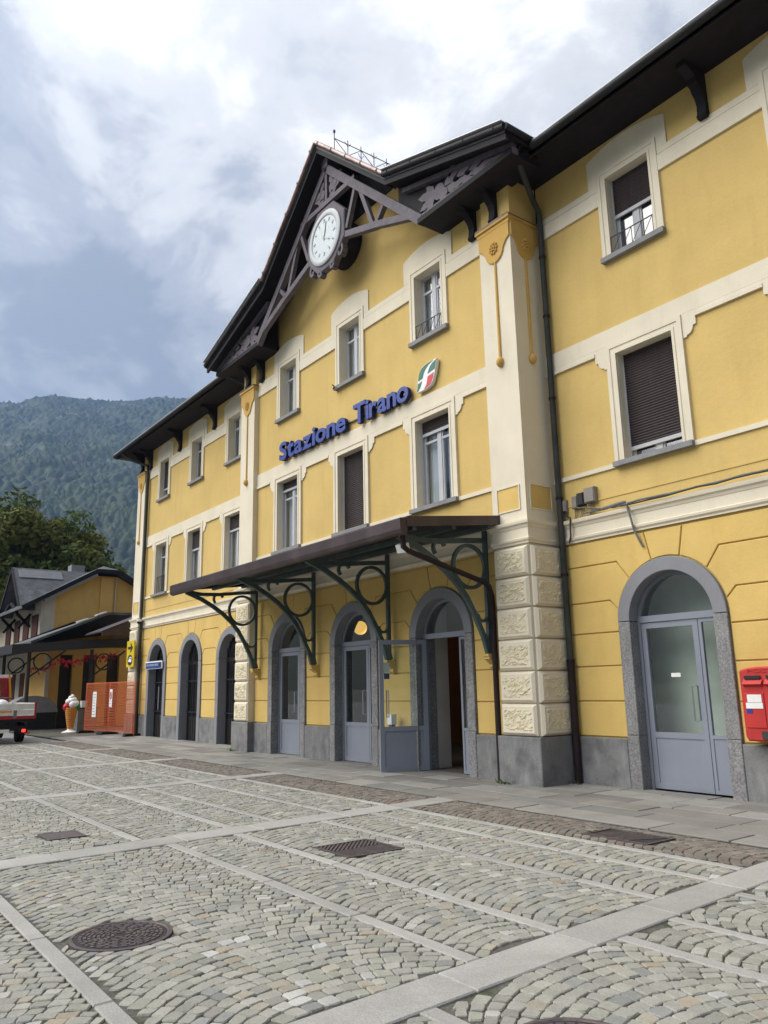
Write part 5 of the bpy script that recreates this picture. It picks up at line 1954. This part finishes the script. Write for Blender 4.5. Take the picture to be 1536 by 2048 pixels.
MB().tube([(0, 0, 0), (0.10, -0.03, 0.03), (0.22, -0.16, 0.0)], 0.014, 6).build('rod', 'black_metal', sp)

# lamp inside the booking hall, bench
lp = empty('globe_lamp', (-1.60, 1.3, 3.03))
tag(lp, 'lit yellow globe lamp hanging inside the hall behind the middle door', 'lamp')
MB().ball((0, 0, 0), 0.17, 20).build('globe', 'lamp_glow', lp, smooth=True)
MB().tube([(0, 0, 0.17), (0, 0, 0.95)], 0.01, 6).build('rod', 'black_metal', lp)
ld = bpy.data.lights.new('globe_light', 'POINT')
ld.energy = 5
ld.color = (1.0, 0.72, 0.42)
ld.shadow_soft_size = 0.2
lo = link(bpy.data.objects.new('globe_light', ld), lp)
lo.location = (0, 0.3, -0.25)
bn = empty('bench', (3.3, 3.2, 0.01))
tag(bn, 'dark slatted bench standing inside the hall beyond the open door', 'bench')
for i in range(4):
    MB().box(-0.75, 0.75, -0.22 + i * 0.12, -0.13 + i * 0.12, 0.42, 0.45).build('seat_slat', 'grey_plastic', bn)
for i in range(5):
    MB().box(-0.75, 0.75, 0.26, 0.28, 0.55 + i * 0.10, 0.62 + i * 0.10).build('back_slat', 'grey_plastic', bn)
for s in (-1, 1):
    MB().box(s * 0.6 - 0.03, s * 0.6 + 0.03, -0.2, 0.25, 0.0, 0.42).build('leg', 'black_metal', bn)

# tufts of weed at the foot of the pilasters
def weed(x, y, label, n=26, r_=0.10):
    vs, fs = [], []
    for i in range(n):
        a, rr = random.uniform(0, 6.28), random.uniform(0, r_)
        bx, by = x + rr * 2.0 * math.cos(a), y + rr * 0.6 * math.sin(a)
        h = random.uniform(0.03, 0.10)
        dx, dy = random.uniform(-0.05, 0.05), random.uniform(-0.05, 0.05)
        k = len(vs)
        vs += [(bx - 0.008, by, 0.0), (bx + 0.008, by, 0.0), (bx + dx + 0.012, by + dy, h * 0.7), (bx + dx * 1.5, by + dy * 1.5, h), (bx + dx - 0.012, by + dy, h * 0.7)]
        fs.append((k, k + 1, k + 2, k + 3, k + 4))
    o = MB().add(vs, fs).build('weed', 'weed_green', fix=False)
    tag(o, label, 'weed')
weed(4.80, -0.30, 'small green weed at the foot of the right pilaster by the black pipe')
weed(-5.3, -0.33, 'small green weed at the foot of the pilaster beside the dark arched doors')
weed(5.65, 0.42, 'sparse weed in the corner behind the iron downpipe', 10, 0.08)

# ================================================================== LEFT: FENCE, ICE CREAM, TRUCK, SIDE BUILDINGS
def fence_panel(p, q, label, notices):
    P, Q = Vector((*p, 0)), Vector((*q, 0))
    e_ = empty('mesh_fence', P)
    tag(e_, label, 'fence', 'orange mesh fence panels')
    d = (Q - P)
    L_ = d.length
    e_.rotation_euler = (0, 0, math.atan2(d.y, d.x))
    H = 1.98
    for x in (0.02, L_ - 0.02):
        MB().tube([(x, 0, 0.03), (x, 0, H)], 0.021, 8).build('post', 'orange_mesh', e_)
    m = MB()
    m.tube([(0.02, 0, 0.12), (L_ - 0.02, 0, 0.12)], 0.016, 6)
    m.tube([(0.02, 0, H - 0.03), (L_ - 0.02, 0, H - 0.03)], 0.016, 6)
    m.build('rail', 'orange_mesh', e_)
    m = MB()
    z = 0.16
    while z < H - 0.05:
        sag = random.uniform(-0.008, 0.008)
        m.box(0.03, L_ - 0.03, -0.030, -0.027, z + sag, z + sag + 0.014)
        z += 0.060
    x = 0.05
    while x < L_ - 0.05:
        m.box(x, x + 0.011, -0.034, -0.0305, 0.15, H - 0.04)
        x += 0.055
    tag(m.build('mesh_sheet', 'orange_mesh', e_), kind='stuff')
    for s in (0.05, 0.95):
        MB().prism([(-0.35, 0.0), (0.35, 0.0), (0.30, 0.10), (-0.30, 0.10)], 'x', s * L_ - 0.11, s * L_ + 0.11).build('foot', 'tyre', e_)
    for (x0, x1, z0, z1, m_) in notices:
        nt = MB().box(x0, x1, -0.05, -0.042, z0, z1).build('notice', m_, e_)
        if z1 - z0 > 0.6:
            b = MB()
            for i in range(9):
                b.box(x0 + 0.04, x1 - 0.04 - random.uniform(0, 0.08), -0.053, -0.05, z1 - 0.12 - i * 0.11, z1 - 0.10 - i * 0.11)
            b.build('faded_text', 'clock_mark', nt)
    return e_
fence_panel((-19.35, -0.12), (-17.35, 0.18), 'orange plastic mesh fence panel with a white notice, beside the ice cream', [(0.72, 1.05, 0.62, 1.62, 'paper')])
f2 = fence_panel((-17.30, 0.19), (-14.75, 0.33), 'orange mesh fence panel with a prohibition notice against the station corner', [(0.12, 0.40, 1.02, 1.70, 'paper')])
m = MB()
pl = [(0.26 + 0.10 * math.cos(R(a)), 1.46 + 0.14 * math.sin(R(a))) for a in range(0, 361, 20)] + [(0.26 + 0.065 * math.cos(R(a)), 1.46 + 0.10 * math.sin(R(a))) for a in range(360, -1, -20)]
m.prism(pl, 'y', -0.0535, -0.058)
m.bar((0.20, -0.056, 1.56), (0.32, -0.056, 1.36), 0.03, 0.005)
m.build('prohibition_ring', 'post_red', f2)

ic = empty('ice_cream_sculpture', (-20.1, -0.47, 0.0))
tag(ic, 'giant ice cream cone sculpture with white swirl, red and green scoops', 'sculpture')
MB().lathe([(0.32, 0.0), (0.32, 0.03), (0.24, 0.06), (0.13, 0.10), (0.10, 0.16)], (0, 0, 0), 24).build('base', 'gelato_white', ic, smooth=True)
m = MB()
prf = [(0.115, 0.14)]
z = 0.14
while z < 0.92:
    r_ = 0.115 + (z - 0.14) * 0.165
    prf += [(r_ + 0.012, z + 0.01), (r_ + 0.014, z + 0.062), (r_, z + 0.07)]
    z += 0.078
m.lathe(prf, (0, 0, 0), 22)
m.build('cone', 'cone_orange', ic, smooth=True)
MB().ball((-0.06, -0.13, 1.02), 0.20, 16, (0.95, 1, 1)).build('scoop', 'gelato_red', ic, smooth=True)
MB().ball((0.06, 0.16, 1.03), 0.185, 16, (0.95, 1, 1)).build('scoop', 'gelato_green', ic, smooth=True)
m = MB()
z, k = 1.12, 0
for i in range(34):
    t = i / 33
    a = t * 5.2 * math.pi
    rr = 0.17 * (1 - t) ** 0.8
    m.ball((rr * math.cos(a), rr * math.sin(a), 1.13 + 0.40 * t), 0.135 * (1 - t) ** 0.7 + 0.015, 10)
m.build('swirl', 'gelato_white', ic, smooth=True)

# grey cabinet beside it
cb = empty('counter_cabinet', (-21.3, 0.35, 0))
tag(cb, 'grey counter cabinet standing behind the ice cream sculpture', 'cabinet')
MB().box(-0.5, 0.5, -0.35, 0.45, 0.0, 0.92).build('body', 'cable_grey', cb)
MB().box(-0.54, 0.54, -0.40, 0.50, 0.92, 0.97).build('top', 'pipe_metal', cb)
MB().box(-0.15, 0.1, -0.1, 0.12, 0.97, 1.25).build('till', 'white_plastic', cb)

# flatbed truck, its tail towards the piazza
tk = empty('flatbed_truck', (-15.6, -4.30, 0))
tag(tk, 'small flatbed truck with red cab and white tailgate striped red', 'truck')
TX = 1.6       # tail, local x
hw_ = 1.05
m = MB()
m.box(-1.9, TX - 0.05, -hw_ + 0.05, hw_ - 0.05, 0.70, 0.80)
m.box(-4.2, TX - 0.2, -0.40, -0.28, 0.52, 0.70)
m.box(-4.2, TX - 0.2, 0.28, 0.40, 0.52, 0.70)
m.box(TX - 0.25, TX - 0.15, -hw_ + 0.1, hw_ - 0.1, 0.42, 0.56)
m.build('chassis', 'truck_dark', tk)
def boards(name, x0, x1, y0, y1, z0, z1, n, m_):
    h = (z1 - z0) / n
    for i in range(n):
        MB().box(x0, x1, y0, y1, z0 + i * h + 0.006, z0 + (i + 1) * h - 0.006).build(name, m_, tk)
boards('tailgate_board', TX - 0.04, TX, -hw_ + 0.05, hw_ - 0.05, 0.90, 1.28, 2, 'truck_white')
MB().box(TX - 0.04, TX + 0.004, -hw_ + 0.05, hw_ - 0.05, 0.79, 0.895).build('tailgate_stripe', 'truck_red', tk)
MB().box(TX + 0.001, TX + 0.006, -0.9, 0.30, 1.0, 1.06).build('reflective_strip', 'amber', tk)
for s in (-1, 1):
    boards('side_board', -1.9, TX - 0.06, min(s * hw_, s * (hw_ - 0.04)), max(s * hw_, s * (hw_ - 0.04)), 0.80, 1.30, 2, 'truck_white')
    MB().box(TX - 0.07, TX + 0.01, min(s * hw_, s * (hw_ - 0.06)), max(s * hw_, s * (hw_ - 0.06)), 0.78, 1.33).build('corner_post', 'truck_red', tk)
    MB().box(TX, TX + 0.02, s * 0.40 - 0.05, s * 0.40 + 0.05, 0.82, 1.07).build('latch', 'cable_grey', tk)
    q = MB().box(TX - 0.14, TX - 0.10, s * 0.70 - 0.14, s * 0.70 + 0.14, 0.34, 0.48).build('tail_lamp_housing', 'truck_dark', tk)
    MB().box(TX - 0.10, TX - 0.09, s * 0.72 - 0.055, s * 0.72 + 0.055, 0.37, 0.46).build('tail_lamp', 'tail_light', tk)
    MB().prism([(s * 0.84 - 0.08, 0.30), (s * 0.84 + 0.10, 0.30), (s * 0.84, 0.46)], 'x', TX - 0.12, TX - 0.10).build('reflector', 'orange_mesh', tk)
MB().box(TX - 0.12, TX - 0.10, -0.28, 0.28, 0.36, 0.47).build('number_plate', 'paper', tk)
def wheel(x, y):
    w_ = empty('wheel', (x, y, 0.33), tk)
    MB().lathe([(0.20, -0.11), (0.31, -0.11), (0.33, -0.08), (0.33, 0.08), (0.31, 0.11), (0.20, 0.11)], (0, 0, 0), 22, 'y').build('tyre', 'tyre', w_, smooth=True)
    MB().lathe([(0.03, -0.09), (0.12, -0.07), (0.20, -0.10), (0.20, 0.10), (0.12, 0.07), (0.03, 0.09)], (0, 0, 0), 18, 'y').build('rim', 'cable_grey', w_, smooth=True)
for x in (0.55, -2.75):
    for s in (-1, 1):
        wheel(x, s * 0.80)
m = MB()
m.prism([(-2.05, 0.62), (-3.95, 0.62), (-4.05, 1.25), (-3.65, 2.05), (-3.45, 2.22), (-2.15, 2.26), (-2.05, 2.15)], 'y', -0.93, 0.93, 0.05)
m.build('cab', 'truck_red', tk)
MB().box(-2.05, -2.03, -0.62, 0.62, 1.50, 2.05).build('rear_window', 'door_glass', tk)
MB().box(-2.06, -2.0, -0.95, 0.95, 2.20, 2.30).build('cab_roof_bar', 'white_plastic', tk)
for s in (-1, 1):
    MB().box(-3.4, -2.5, min(s * 0.931, s * 0.94), max(s * 0.931, s * 0.94), 1.45, 2.05).build('side_window', 'door_glass', tk)
    MB().bar((-1.95, s * 0.95, 1.35), (-1.98, s * 0.85, 2.30), 0.06, 0.06, (1, 0, 0)).build('headboard_post', 'amber', tk)
MB().tube([(-1.85, -0.95, 1.45), (-1.85, 0.95, 1.45)], 0.035, 8).build('headboard_rail', 'cable_grey', tk)
m = MB()
for i in range(3):
    m.ball((0.6 - i * 0.4, -0.4 + 0.35 * i, 1.24), 0.26, 12, (1, 1, 0.7))
tag(m.build('sack_load', 'white_plastic', tk, smooth=True))

# ---- ochre side house with half-hipped gable
HX, HY0, HY1 = -30.0, 0.35, 6.9
hs = empty('side_house', (HX, 3.6, 0))
tag(hs, 'ochre house with dark slate half hipped roof beyond the orange fence', 'building')
def hb(mb, name, m_, **k):
    o = mb.build(name, m_, hs, **k)
    o.location = (-HX, -3.6, 0)
    return o
def zr(y):
    return 8.45 - abs(y - 3.62) * 0.58
wallp = [(HY0, 0.0), (HY1, 0.0), (HY1, zr(HY1)), (4.3, zr(4.3) - 0.1), (2.95, zr(2.95) - 0.1), (HY0, zr(HY0))]
hb(MB().prism(wallp, 'x', -44, HX), 'wall', 'far_ochre')
hb(MB().prism([(HY0 - 0.03, 0.0), (1.02, 0.0), (1.02, zr(1.02) - 0.12), (HY0 - 0.03, zr(HY0) - 0.12)], 'x', HX - 0.5, HX + 0.03), 'corner_quoin', 'far_cream')
hb(MB().box(-44, HX - 0.51, HY0 - 0.03, HY0, 0.0, 6.35), 'front_wall', 'far_cream')
hb(MB().box(HX, HX + 0.10, 3.35, 4.05, 0.0, 7.9), 'pilaster', 'far_ochre')
hb(MB().tube([(HX + 0.08, 4.2, 0), (HX + 0.08, 4.2, 7.9)], 0.04, 8), 'downpipe', 'far_cream')
def plane_roof(mb, pts, t):
    mb.add(list(pts) + [(p[0], p[1], p[2] - t) for p in pts], [tuple(range(len(pts))), tuple(range(len(pts), 2 * len(pts)))] + [(i, (i + 1) % len(pts), len(pts) + (i + 1) % len(pts), len(pts) + i) for i in range(len(pts))])
    return mb
ye0, ye1 = HY0 - 1.1, HY1 + 1.1
zo = 0.16
xf = HX + 0.6
ya_, yb_ = 3.02, 4.22
hr = hb(plane_roof(MB(), [(xf, ye0, zr(ye0) + zo), (xf, ya_, zr(ya_) + zo), (xf - 1.2, 3.62, 8.45 + zo), (-44.6, 3.62, 8.45 + zo), (-44.6, ye0, zr(ye0) + zo)], 0.14), 'roof_slope', 'slate')
hb(plane_roof(MB(), [(xf, ye1, zr(ye1) + zo), (xf, yb_, zr(yb_) + zo), (xf - 1.2, 3.62, 8.45 + zo), (-44.6, 3.62, 8.45 + zo), (-44.6, ye1, zr(ye1) + zo)], 0.14), 'roof_slope', 'slate')
hb(plane_roof(MB(), [(xf + 0.02, ya_, zr(ya_) + zo), (xf + 0.02, yb_, zr(yb_) + zo), (xf - 1.2, 3.62, 8.46 + zo)], 0.1), 'roof_hip', 'slate')
hb(MB().bar((xf + 0.03, ye0, zr(ye0) + zo - 0.10), (xf + 0.03, ya_, zr(ya_) + zo - 0.10), 0.22, 0.06, (1, 0, 0)), 'verge_board', 'dark_wood')
hb(MB().bar((xf + 0.03, yb_, zr(yb_) + zo - 0.10), (xf + 0.03, ye1, zr(ye1) + zo - 0.10), 0.22, 0.06, (1, 0, 0)), 'verge_board', 'dark_wood')
hb(MB().box(xf, xf + 0.07, ya_, yb_, zr(ya_) - 0.06, zr(ya_) + 0.16), 'verge_board', 'dark_wood')
hb(MB().bar((xf - 0.25, HY0, zr(HY0) - 0.14), (xf - 0.25, ya_, zr(ya_) - 0.14), 0.12, 0.5, (1, 0, 0)), 'soffit', 'sill_stone')
hb(MB().box(-36.4, -35.6, 3.2, 4.0, 8.0, 9.35), 'chimney', 'sill_stone')
# cross gable to the front
cgx, cgz, cgh = -34.1, 8.72, 2.75
for s in (-1, 1):
    hb(plane_roof(MB(), [(cgx, -0.45, cgz), (cgx, 4.0, cgz), (cgx + s * cgh, 4.0, cgz - cgh * 0.93), (cgx + s * cgh, -0.45, cgz - cgh * 0.93)], 0.14), 'cross_roof', 'slate')
    hb(MB().bar((cgx, -0.48, cgz - 0.08), (cgx + s * cgh, -0.48, cgz - cgh * 0.93 - 0.08), 0.22, 0.06, (0, 1, 0)), 'verge_board', 'dark_wood')
    hb(MB().bar((cgx + s * 0.2, -0.40, 6.6), (cgx + s * 1.9, -0.40, 5.95), 0.14, 0.12, (0, 1, 0)), 'timber_brace', 'dark_wood')
    hb(MB().bar((cgx + s * 1.9, -0.40, 5.9), (cgx + s * 1.9, 0.3, 5.2), 0.14, 0.14, (1, 0, 0)), 'timber_brace', 'dark_wood')
    hb(MB().bar((cgx + s * 1.9, -0.30, 5.1), (cgx + s * 1.9, 0.3, 5.9), 0.12, 0.12, (1, 0, 0)), 'timber_brace', 'dark_wood')
hb(plane_roof(MB(), [(cgx + 0.15, -0.2, cgz - 0.10), (cgx + 0.15, 2.2, cgz - 0.10), (cgx + 0.75, 2.2, cgz - 0.62), (cgx + 0.75, -0.2, cgz - 0.62)], 0.04), 'lead_sheet', 'slate_light')
hb(MB().prism([(cgx - 2.3, 5.9), (cgx + 2.3, 5.9), (cgx, 8.2)], 'y', 0.34, 0.30), 'gable_wall', 'far_cream')
for x in (-31.0, -33.0, -35.2, -37.5):
    wn2 = hb(MB().box(x - 0.62, x + 0.62, HY0 - 0.09, HY0 - 0.031, 4.15, 5.75), 'window_shutter', 'shutter_red')
    hb(MB().box(x - 0.5, x + 0.5, HY0 - 0.07, HY0 - 0.031, 0.9, 2.7), 'window_shutter', 'shutter_red')

# ---- lean-to annexe with slate roof, between the station and the house
an = empty('annexe', (-26.5, 2.0, 0))
tag(an, 'single storey ochre annexe with slate lean-to roof and skylights behind the fence', 'building')
def ab_(mb, name, m_, **k):
    o = mb.build(name, m_, an, **k)
    o.location = (26.5, -2.0, 0)
    return o
wmb = MB()
for (a, b) in ((-0.25, 0.35), (0.95, 1.45), (2.05, 2.6), (3.2, 9.5)):
    wmb.box(-29.9, -25.6, a, b, 0.0, 3.4)
wmb.box(-29.9, -25.6, -0.25, 9.5, 3.4, 3.75)
ab_(wmb, 'wall', 'far_ochre')
for a, b in ((0.35, 0.95), (1.45, 2.05), (2.6, 3.2)):
    ab_(MB().box(-26.0, -25.85, a, b, 0.0, 3.4), 'door', 'dark_door_wood')
ab_(MB().box(-25.6, -25.5, -0.30, -0.12, 0.0, 3.4), 'corner_trim', 'far_cream')
ab_(plane_roof(MB(), [(-23.9, -1.40, 3.93), (-23.9, 2.0, 5.36), (-23.9, 9.5, 5.5), (-29.9, 9.5, 5.5), (-29.9, 2.0, 5.36), (-29.9, -1.40, 3.93)], 0.12), 'lean_roof', 'slate')
for y, z in ((0.9, 4.93), (1.75, 5.28)):
    ab_(MB().bar((-24.3, y - 0.22, z - 0.05), (-24.3, y + 0.22, z + 0.12), 0.05, 0.5, (1, 0, 0)), 'skylight', 'white_plastic')

# ---- dark platform canopy with ring brackets in front of it
pc = empty('platform_canopy', (-24.0, -2.0, 0))
tag(pc, 'dark iron platform canopy on posts behind the ice cream sculpture', 'canopy')
def pb_(mb, name, m_, **k):
    o = mb.build(name, m_, pc, **k)
    o.location = (24.0, 2.0, 0)
    return o
pb_(plane_roof(MB(), [(-22.0, -2.5, 3.66), (-22.0, 2.6, 4.06), (-40, 2.6, 4.06), (-40, -2.5, 3.66)], 0.08), 'canopy_roof', 'canopy_dark')
pb_(MB().bar((-21.97, -2.5, 3.46), (-21.97, 3.2, 3.90), 0.38, 0.06, (1, 0, 0)), 'fascia', 'canopy_dark')
pb_(MB().box(-40, -21.95, -2.56, -2.5, 3.28, 3.66), 'fascia', 'canopy_dark')
pb_(plane_roof(MB(), [(-19.6, 0.45, 4.15), (-19.6, 2.6, 5.05), (-22.0, 2.6, 5.05), (-22.0, 0.45, 4.15)], 0.06), 'copper_roof', 'brown_metal')
pb_(MB().prism([(0.45, 3.95), (2.6, 4.05), (2.6, 5.0), (0.45, 4.13)], 'x', -19.66, -19.6), 'copper_gable', 'brown_metal')
for (x, y) in ((-22.4, -1.75), (-27.5, -1.75), (-33.0, -1.75), (-22.4, 0.9)):
    pb_(MB().tube([(x, y, 0), (x, y, 0.5), (x, y, 0.55), (x, y, 3.5)], [0.13, 0.13, 0.085, 0.075], 10), 'post', 'canopy_dark')
def ring(mb, x, y, z, r_, t):
    n = 20
    vs, fs = [], []
    for k in range(n):
        a = 2 * math.pi * k / n
        for rr, xx in ((r_ - t, x - t), (r_ + t, x - t), (r_ + t, x + t), (r_ - t, x + t)):
            vs.append((xx, y + rr * math.cos(a), z + rr * math.sin(a)))
    for k in range(n):
        for j in range(4):
            fs.append((4 * k + j, 4 * k + (j + 1) % 4, 4 * ((k + 1) % n) + (j + 1) % 4, 4 * ((k + 1) % n) + j))
    mb.add(vs, fs)
for (x, y) in ((-22.4, -1.75), (-22.4, 0.9), (-27.5, -1.75)):
    m = MB()
    ring(m, x, y + 0.55, 2.95, 0.36, 0.03)
    m.bar((x, y + 0.05, 2.3), (x, y + 1.5, 3.45), 0.07, 0.06, (1, 0, 0))
    pb_(m, 'ring_bracket', 'canopy_dark')

# red garland hung under the canopy
gl = empty('red_garland', (-22.6, 0, 3.0))
tag(gl, 'string of red ribbon bows hanging under the dark platform canopy', 'garland')
m = MB()
gpts = []
for i in range(41):
    t = i / 40
    y = -1.7 + 3.9 * t
    z = 2.62 + 0.85 * t ** 0.6 - 0.22 * abs(math.sin(t * 3 * math.pi)) - 3.0
    gpts.append((0.0, y, z))
m.tube(gpts, 0.012, 5)
m.build('string', 'ribbon_red', gl)
for i in range(1, 40, 3):
    y, z = gpts[i][1], gpts[i][2]
    b = MB()
    for s in (-1, 1):
        k = random.uniform(0.7, 1.2)
        b.prism([(y, z), (y + s * 0.16 * k, z + 0.10 * k), (y + s * 0.14 * k, z - 0.09 * k)], 'x', -0.02, 0.03)
        b.prism([(y, z), (y + s * 0.09 * k, z - 0.24 * k), (y + s * 0.02, z - 0.22 * k)], 'x', -0.015, 0.022)
    b.build('bow', 'ribbon_red', gl)
# grey arched awning behind the truck
aw = empty('arched_cover', (-24.8, -1.0, 0))
tag(aw, 'dull grey arched cover standing under the platform canopy behind the truck', 'awning')
m = MB()
pl = [(-1.1 + 1.1 * (1 - math.cos(R(a))) if False else 1.05 * math.cos(R(a)), 0.75 + 0.75 * math.sin(R(a))) for a in range(0, 181, 12)]
m.prism(pl, 'x', -0.6, 0.6)
m.build('cover', 'sill_stone', aw)
MB().box(-0.55, 0.55, -1.0, 1.0, 0.0, 0.75).build('base', 'truck_dark', aw)

# ---- trees behind the side house
def tree(x, y, h, rad, label, seed, n=24000, trunk_h=3.2):
    r_ = np.random.default_rng(seed)
    e_ = empty('tree', (x, y, 0))
    tag(e_, label, 'tree', 'trees behind the side house')
    m = MB()
    m.tube([(0, 0, 0), (0.1, 0, trunk_h * 0.6), (0, 0.1, trunk_h), (0.1, 0, h * 0.75)], [0.38, 0.30, 0.26, 0.10], 9)
    for i in range(7):
        a = 2 * math.pi * i / 7 + r_.uniform(-0.3, 0.3)
        z0 = trunk_h * (0.7 + 0.5 * r_.uniform())
        q = rad * r_.uniform(0.5, 0.85)
        m.tube([(0, 0, z0), (q * 0.45 * math.cos(a), q * 0.45 * math.sin(a), z0 + (h - z0) * 0.35), (q * math.cos(a), q * math.sin(a), z0 + (h - z0) * 0.65)], [0.15, 0.10, 0.04], 6)
    m.build('trunk', 'bark', e_)
    # clumps
    nc = 120
    cl_ = []
    hc = h - trunk_h * 0.55
    while len(cl_) < nc:
        p = r_.uniform(-1, 1, 3)
        d = np.linalg.norm(p)
        if 0.35 < d < 1.0:
            zz_ = trunk_h * 0.55 + hc * 0.5 + p[2] * hc * 0.5
            shrink = 1.0 - 0.35 * max(0, p[2])
            cl_.append((p[0] * rad * shrink, p[1] * rad * shrink, zz_, r_.uniform(0.7, 1.35) * rad * 0.25, r_.uniform(0.7, 1.25), r_.uniform()))
    V, F, C = [], [], []
    per = n // nc
    for (cx, cy, cz_, cr2, tone, hue) in cl_:
        dirs = r_.normal(size=(per, 3))
        dirs /= np.linalg.norm(dirs, axis=1)[:, None]
        rr = cr2 * r_.uniform(0.55, 1.08, per) ** 0.6
        P = np.stack([cx + dirs[:, 0] * rr, cy + dirs[:, 1] * rr, cz_ + dirs[:, 2] * rr * 0.85], 1)
        for j in range(per):
            s = r_.uniform(0.10, 0.20)
            nrm = dirs[j] + r_.normal(size=3) * 0.6
            nrm /= np.linalg.norm(nrm)
            a = np.cross(nrm, r_.normal(size=3))
            a /= np.linalg.norm(a) + 1e-9
            b = np.cross(nrm, a)
            k = len(V)
            c = P[j]
            V += [tuple(c - a * s * 1.5), tuple(c + b * s * 0.75 - a * 0.1 * s), tuple(c + a * s * 1.5), tuple(c - b * s * 0.75)]
            F.append((k, k + 1, k + 2, k + 3))
            t = tone * r_.uniform(0.75, 1.25)
            lum_ = np.array([0.066 + 0.060 * hue, 0.102 + 0.025 * hue, 0.022]) * t
            C += [tuple(lum_)] * 4
    me = bpy.data.meshes.new('crown')
    me.from_pydata(V, [], F)
    ca = me.color_attributes.new('leaf_colour', 'FLOAT_COLOR', 'POINT')
    ca.data.foreach_set('color', np.concatenate([np.array(C, np.float32), np.ones((len(C), 1), np.float32)], 1).ravel())
    me.materials.append(MATS['leaf'])
    link(bpy.data.objects.new('crown', me), e_)
tree(-47.0, -2.2, 13.2, 4.6, 'dark broad tree standing clear of the house beyond its front gable', 1)
tree(-48.0, 2.0, 15.6, 4.6, 'tallest broad tree behind the cross gable of the side house', 2)
tree(-48.5, 6.0, 14.8, 4.4, 'broad green tree behind the chimney of the side house', 3)
tree(-48.0, 8.9, 11.2, 3.9, 'lower yellowish green tree nearest the station corner', 4)
tree(-53.0, -5.5, 12.0, 5.0, 'dark tree at the outer edge of the grove beyond the parked truck', 5)
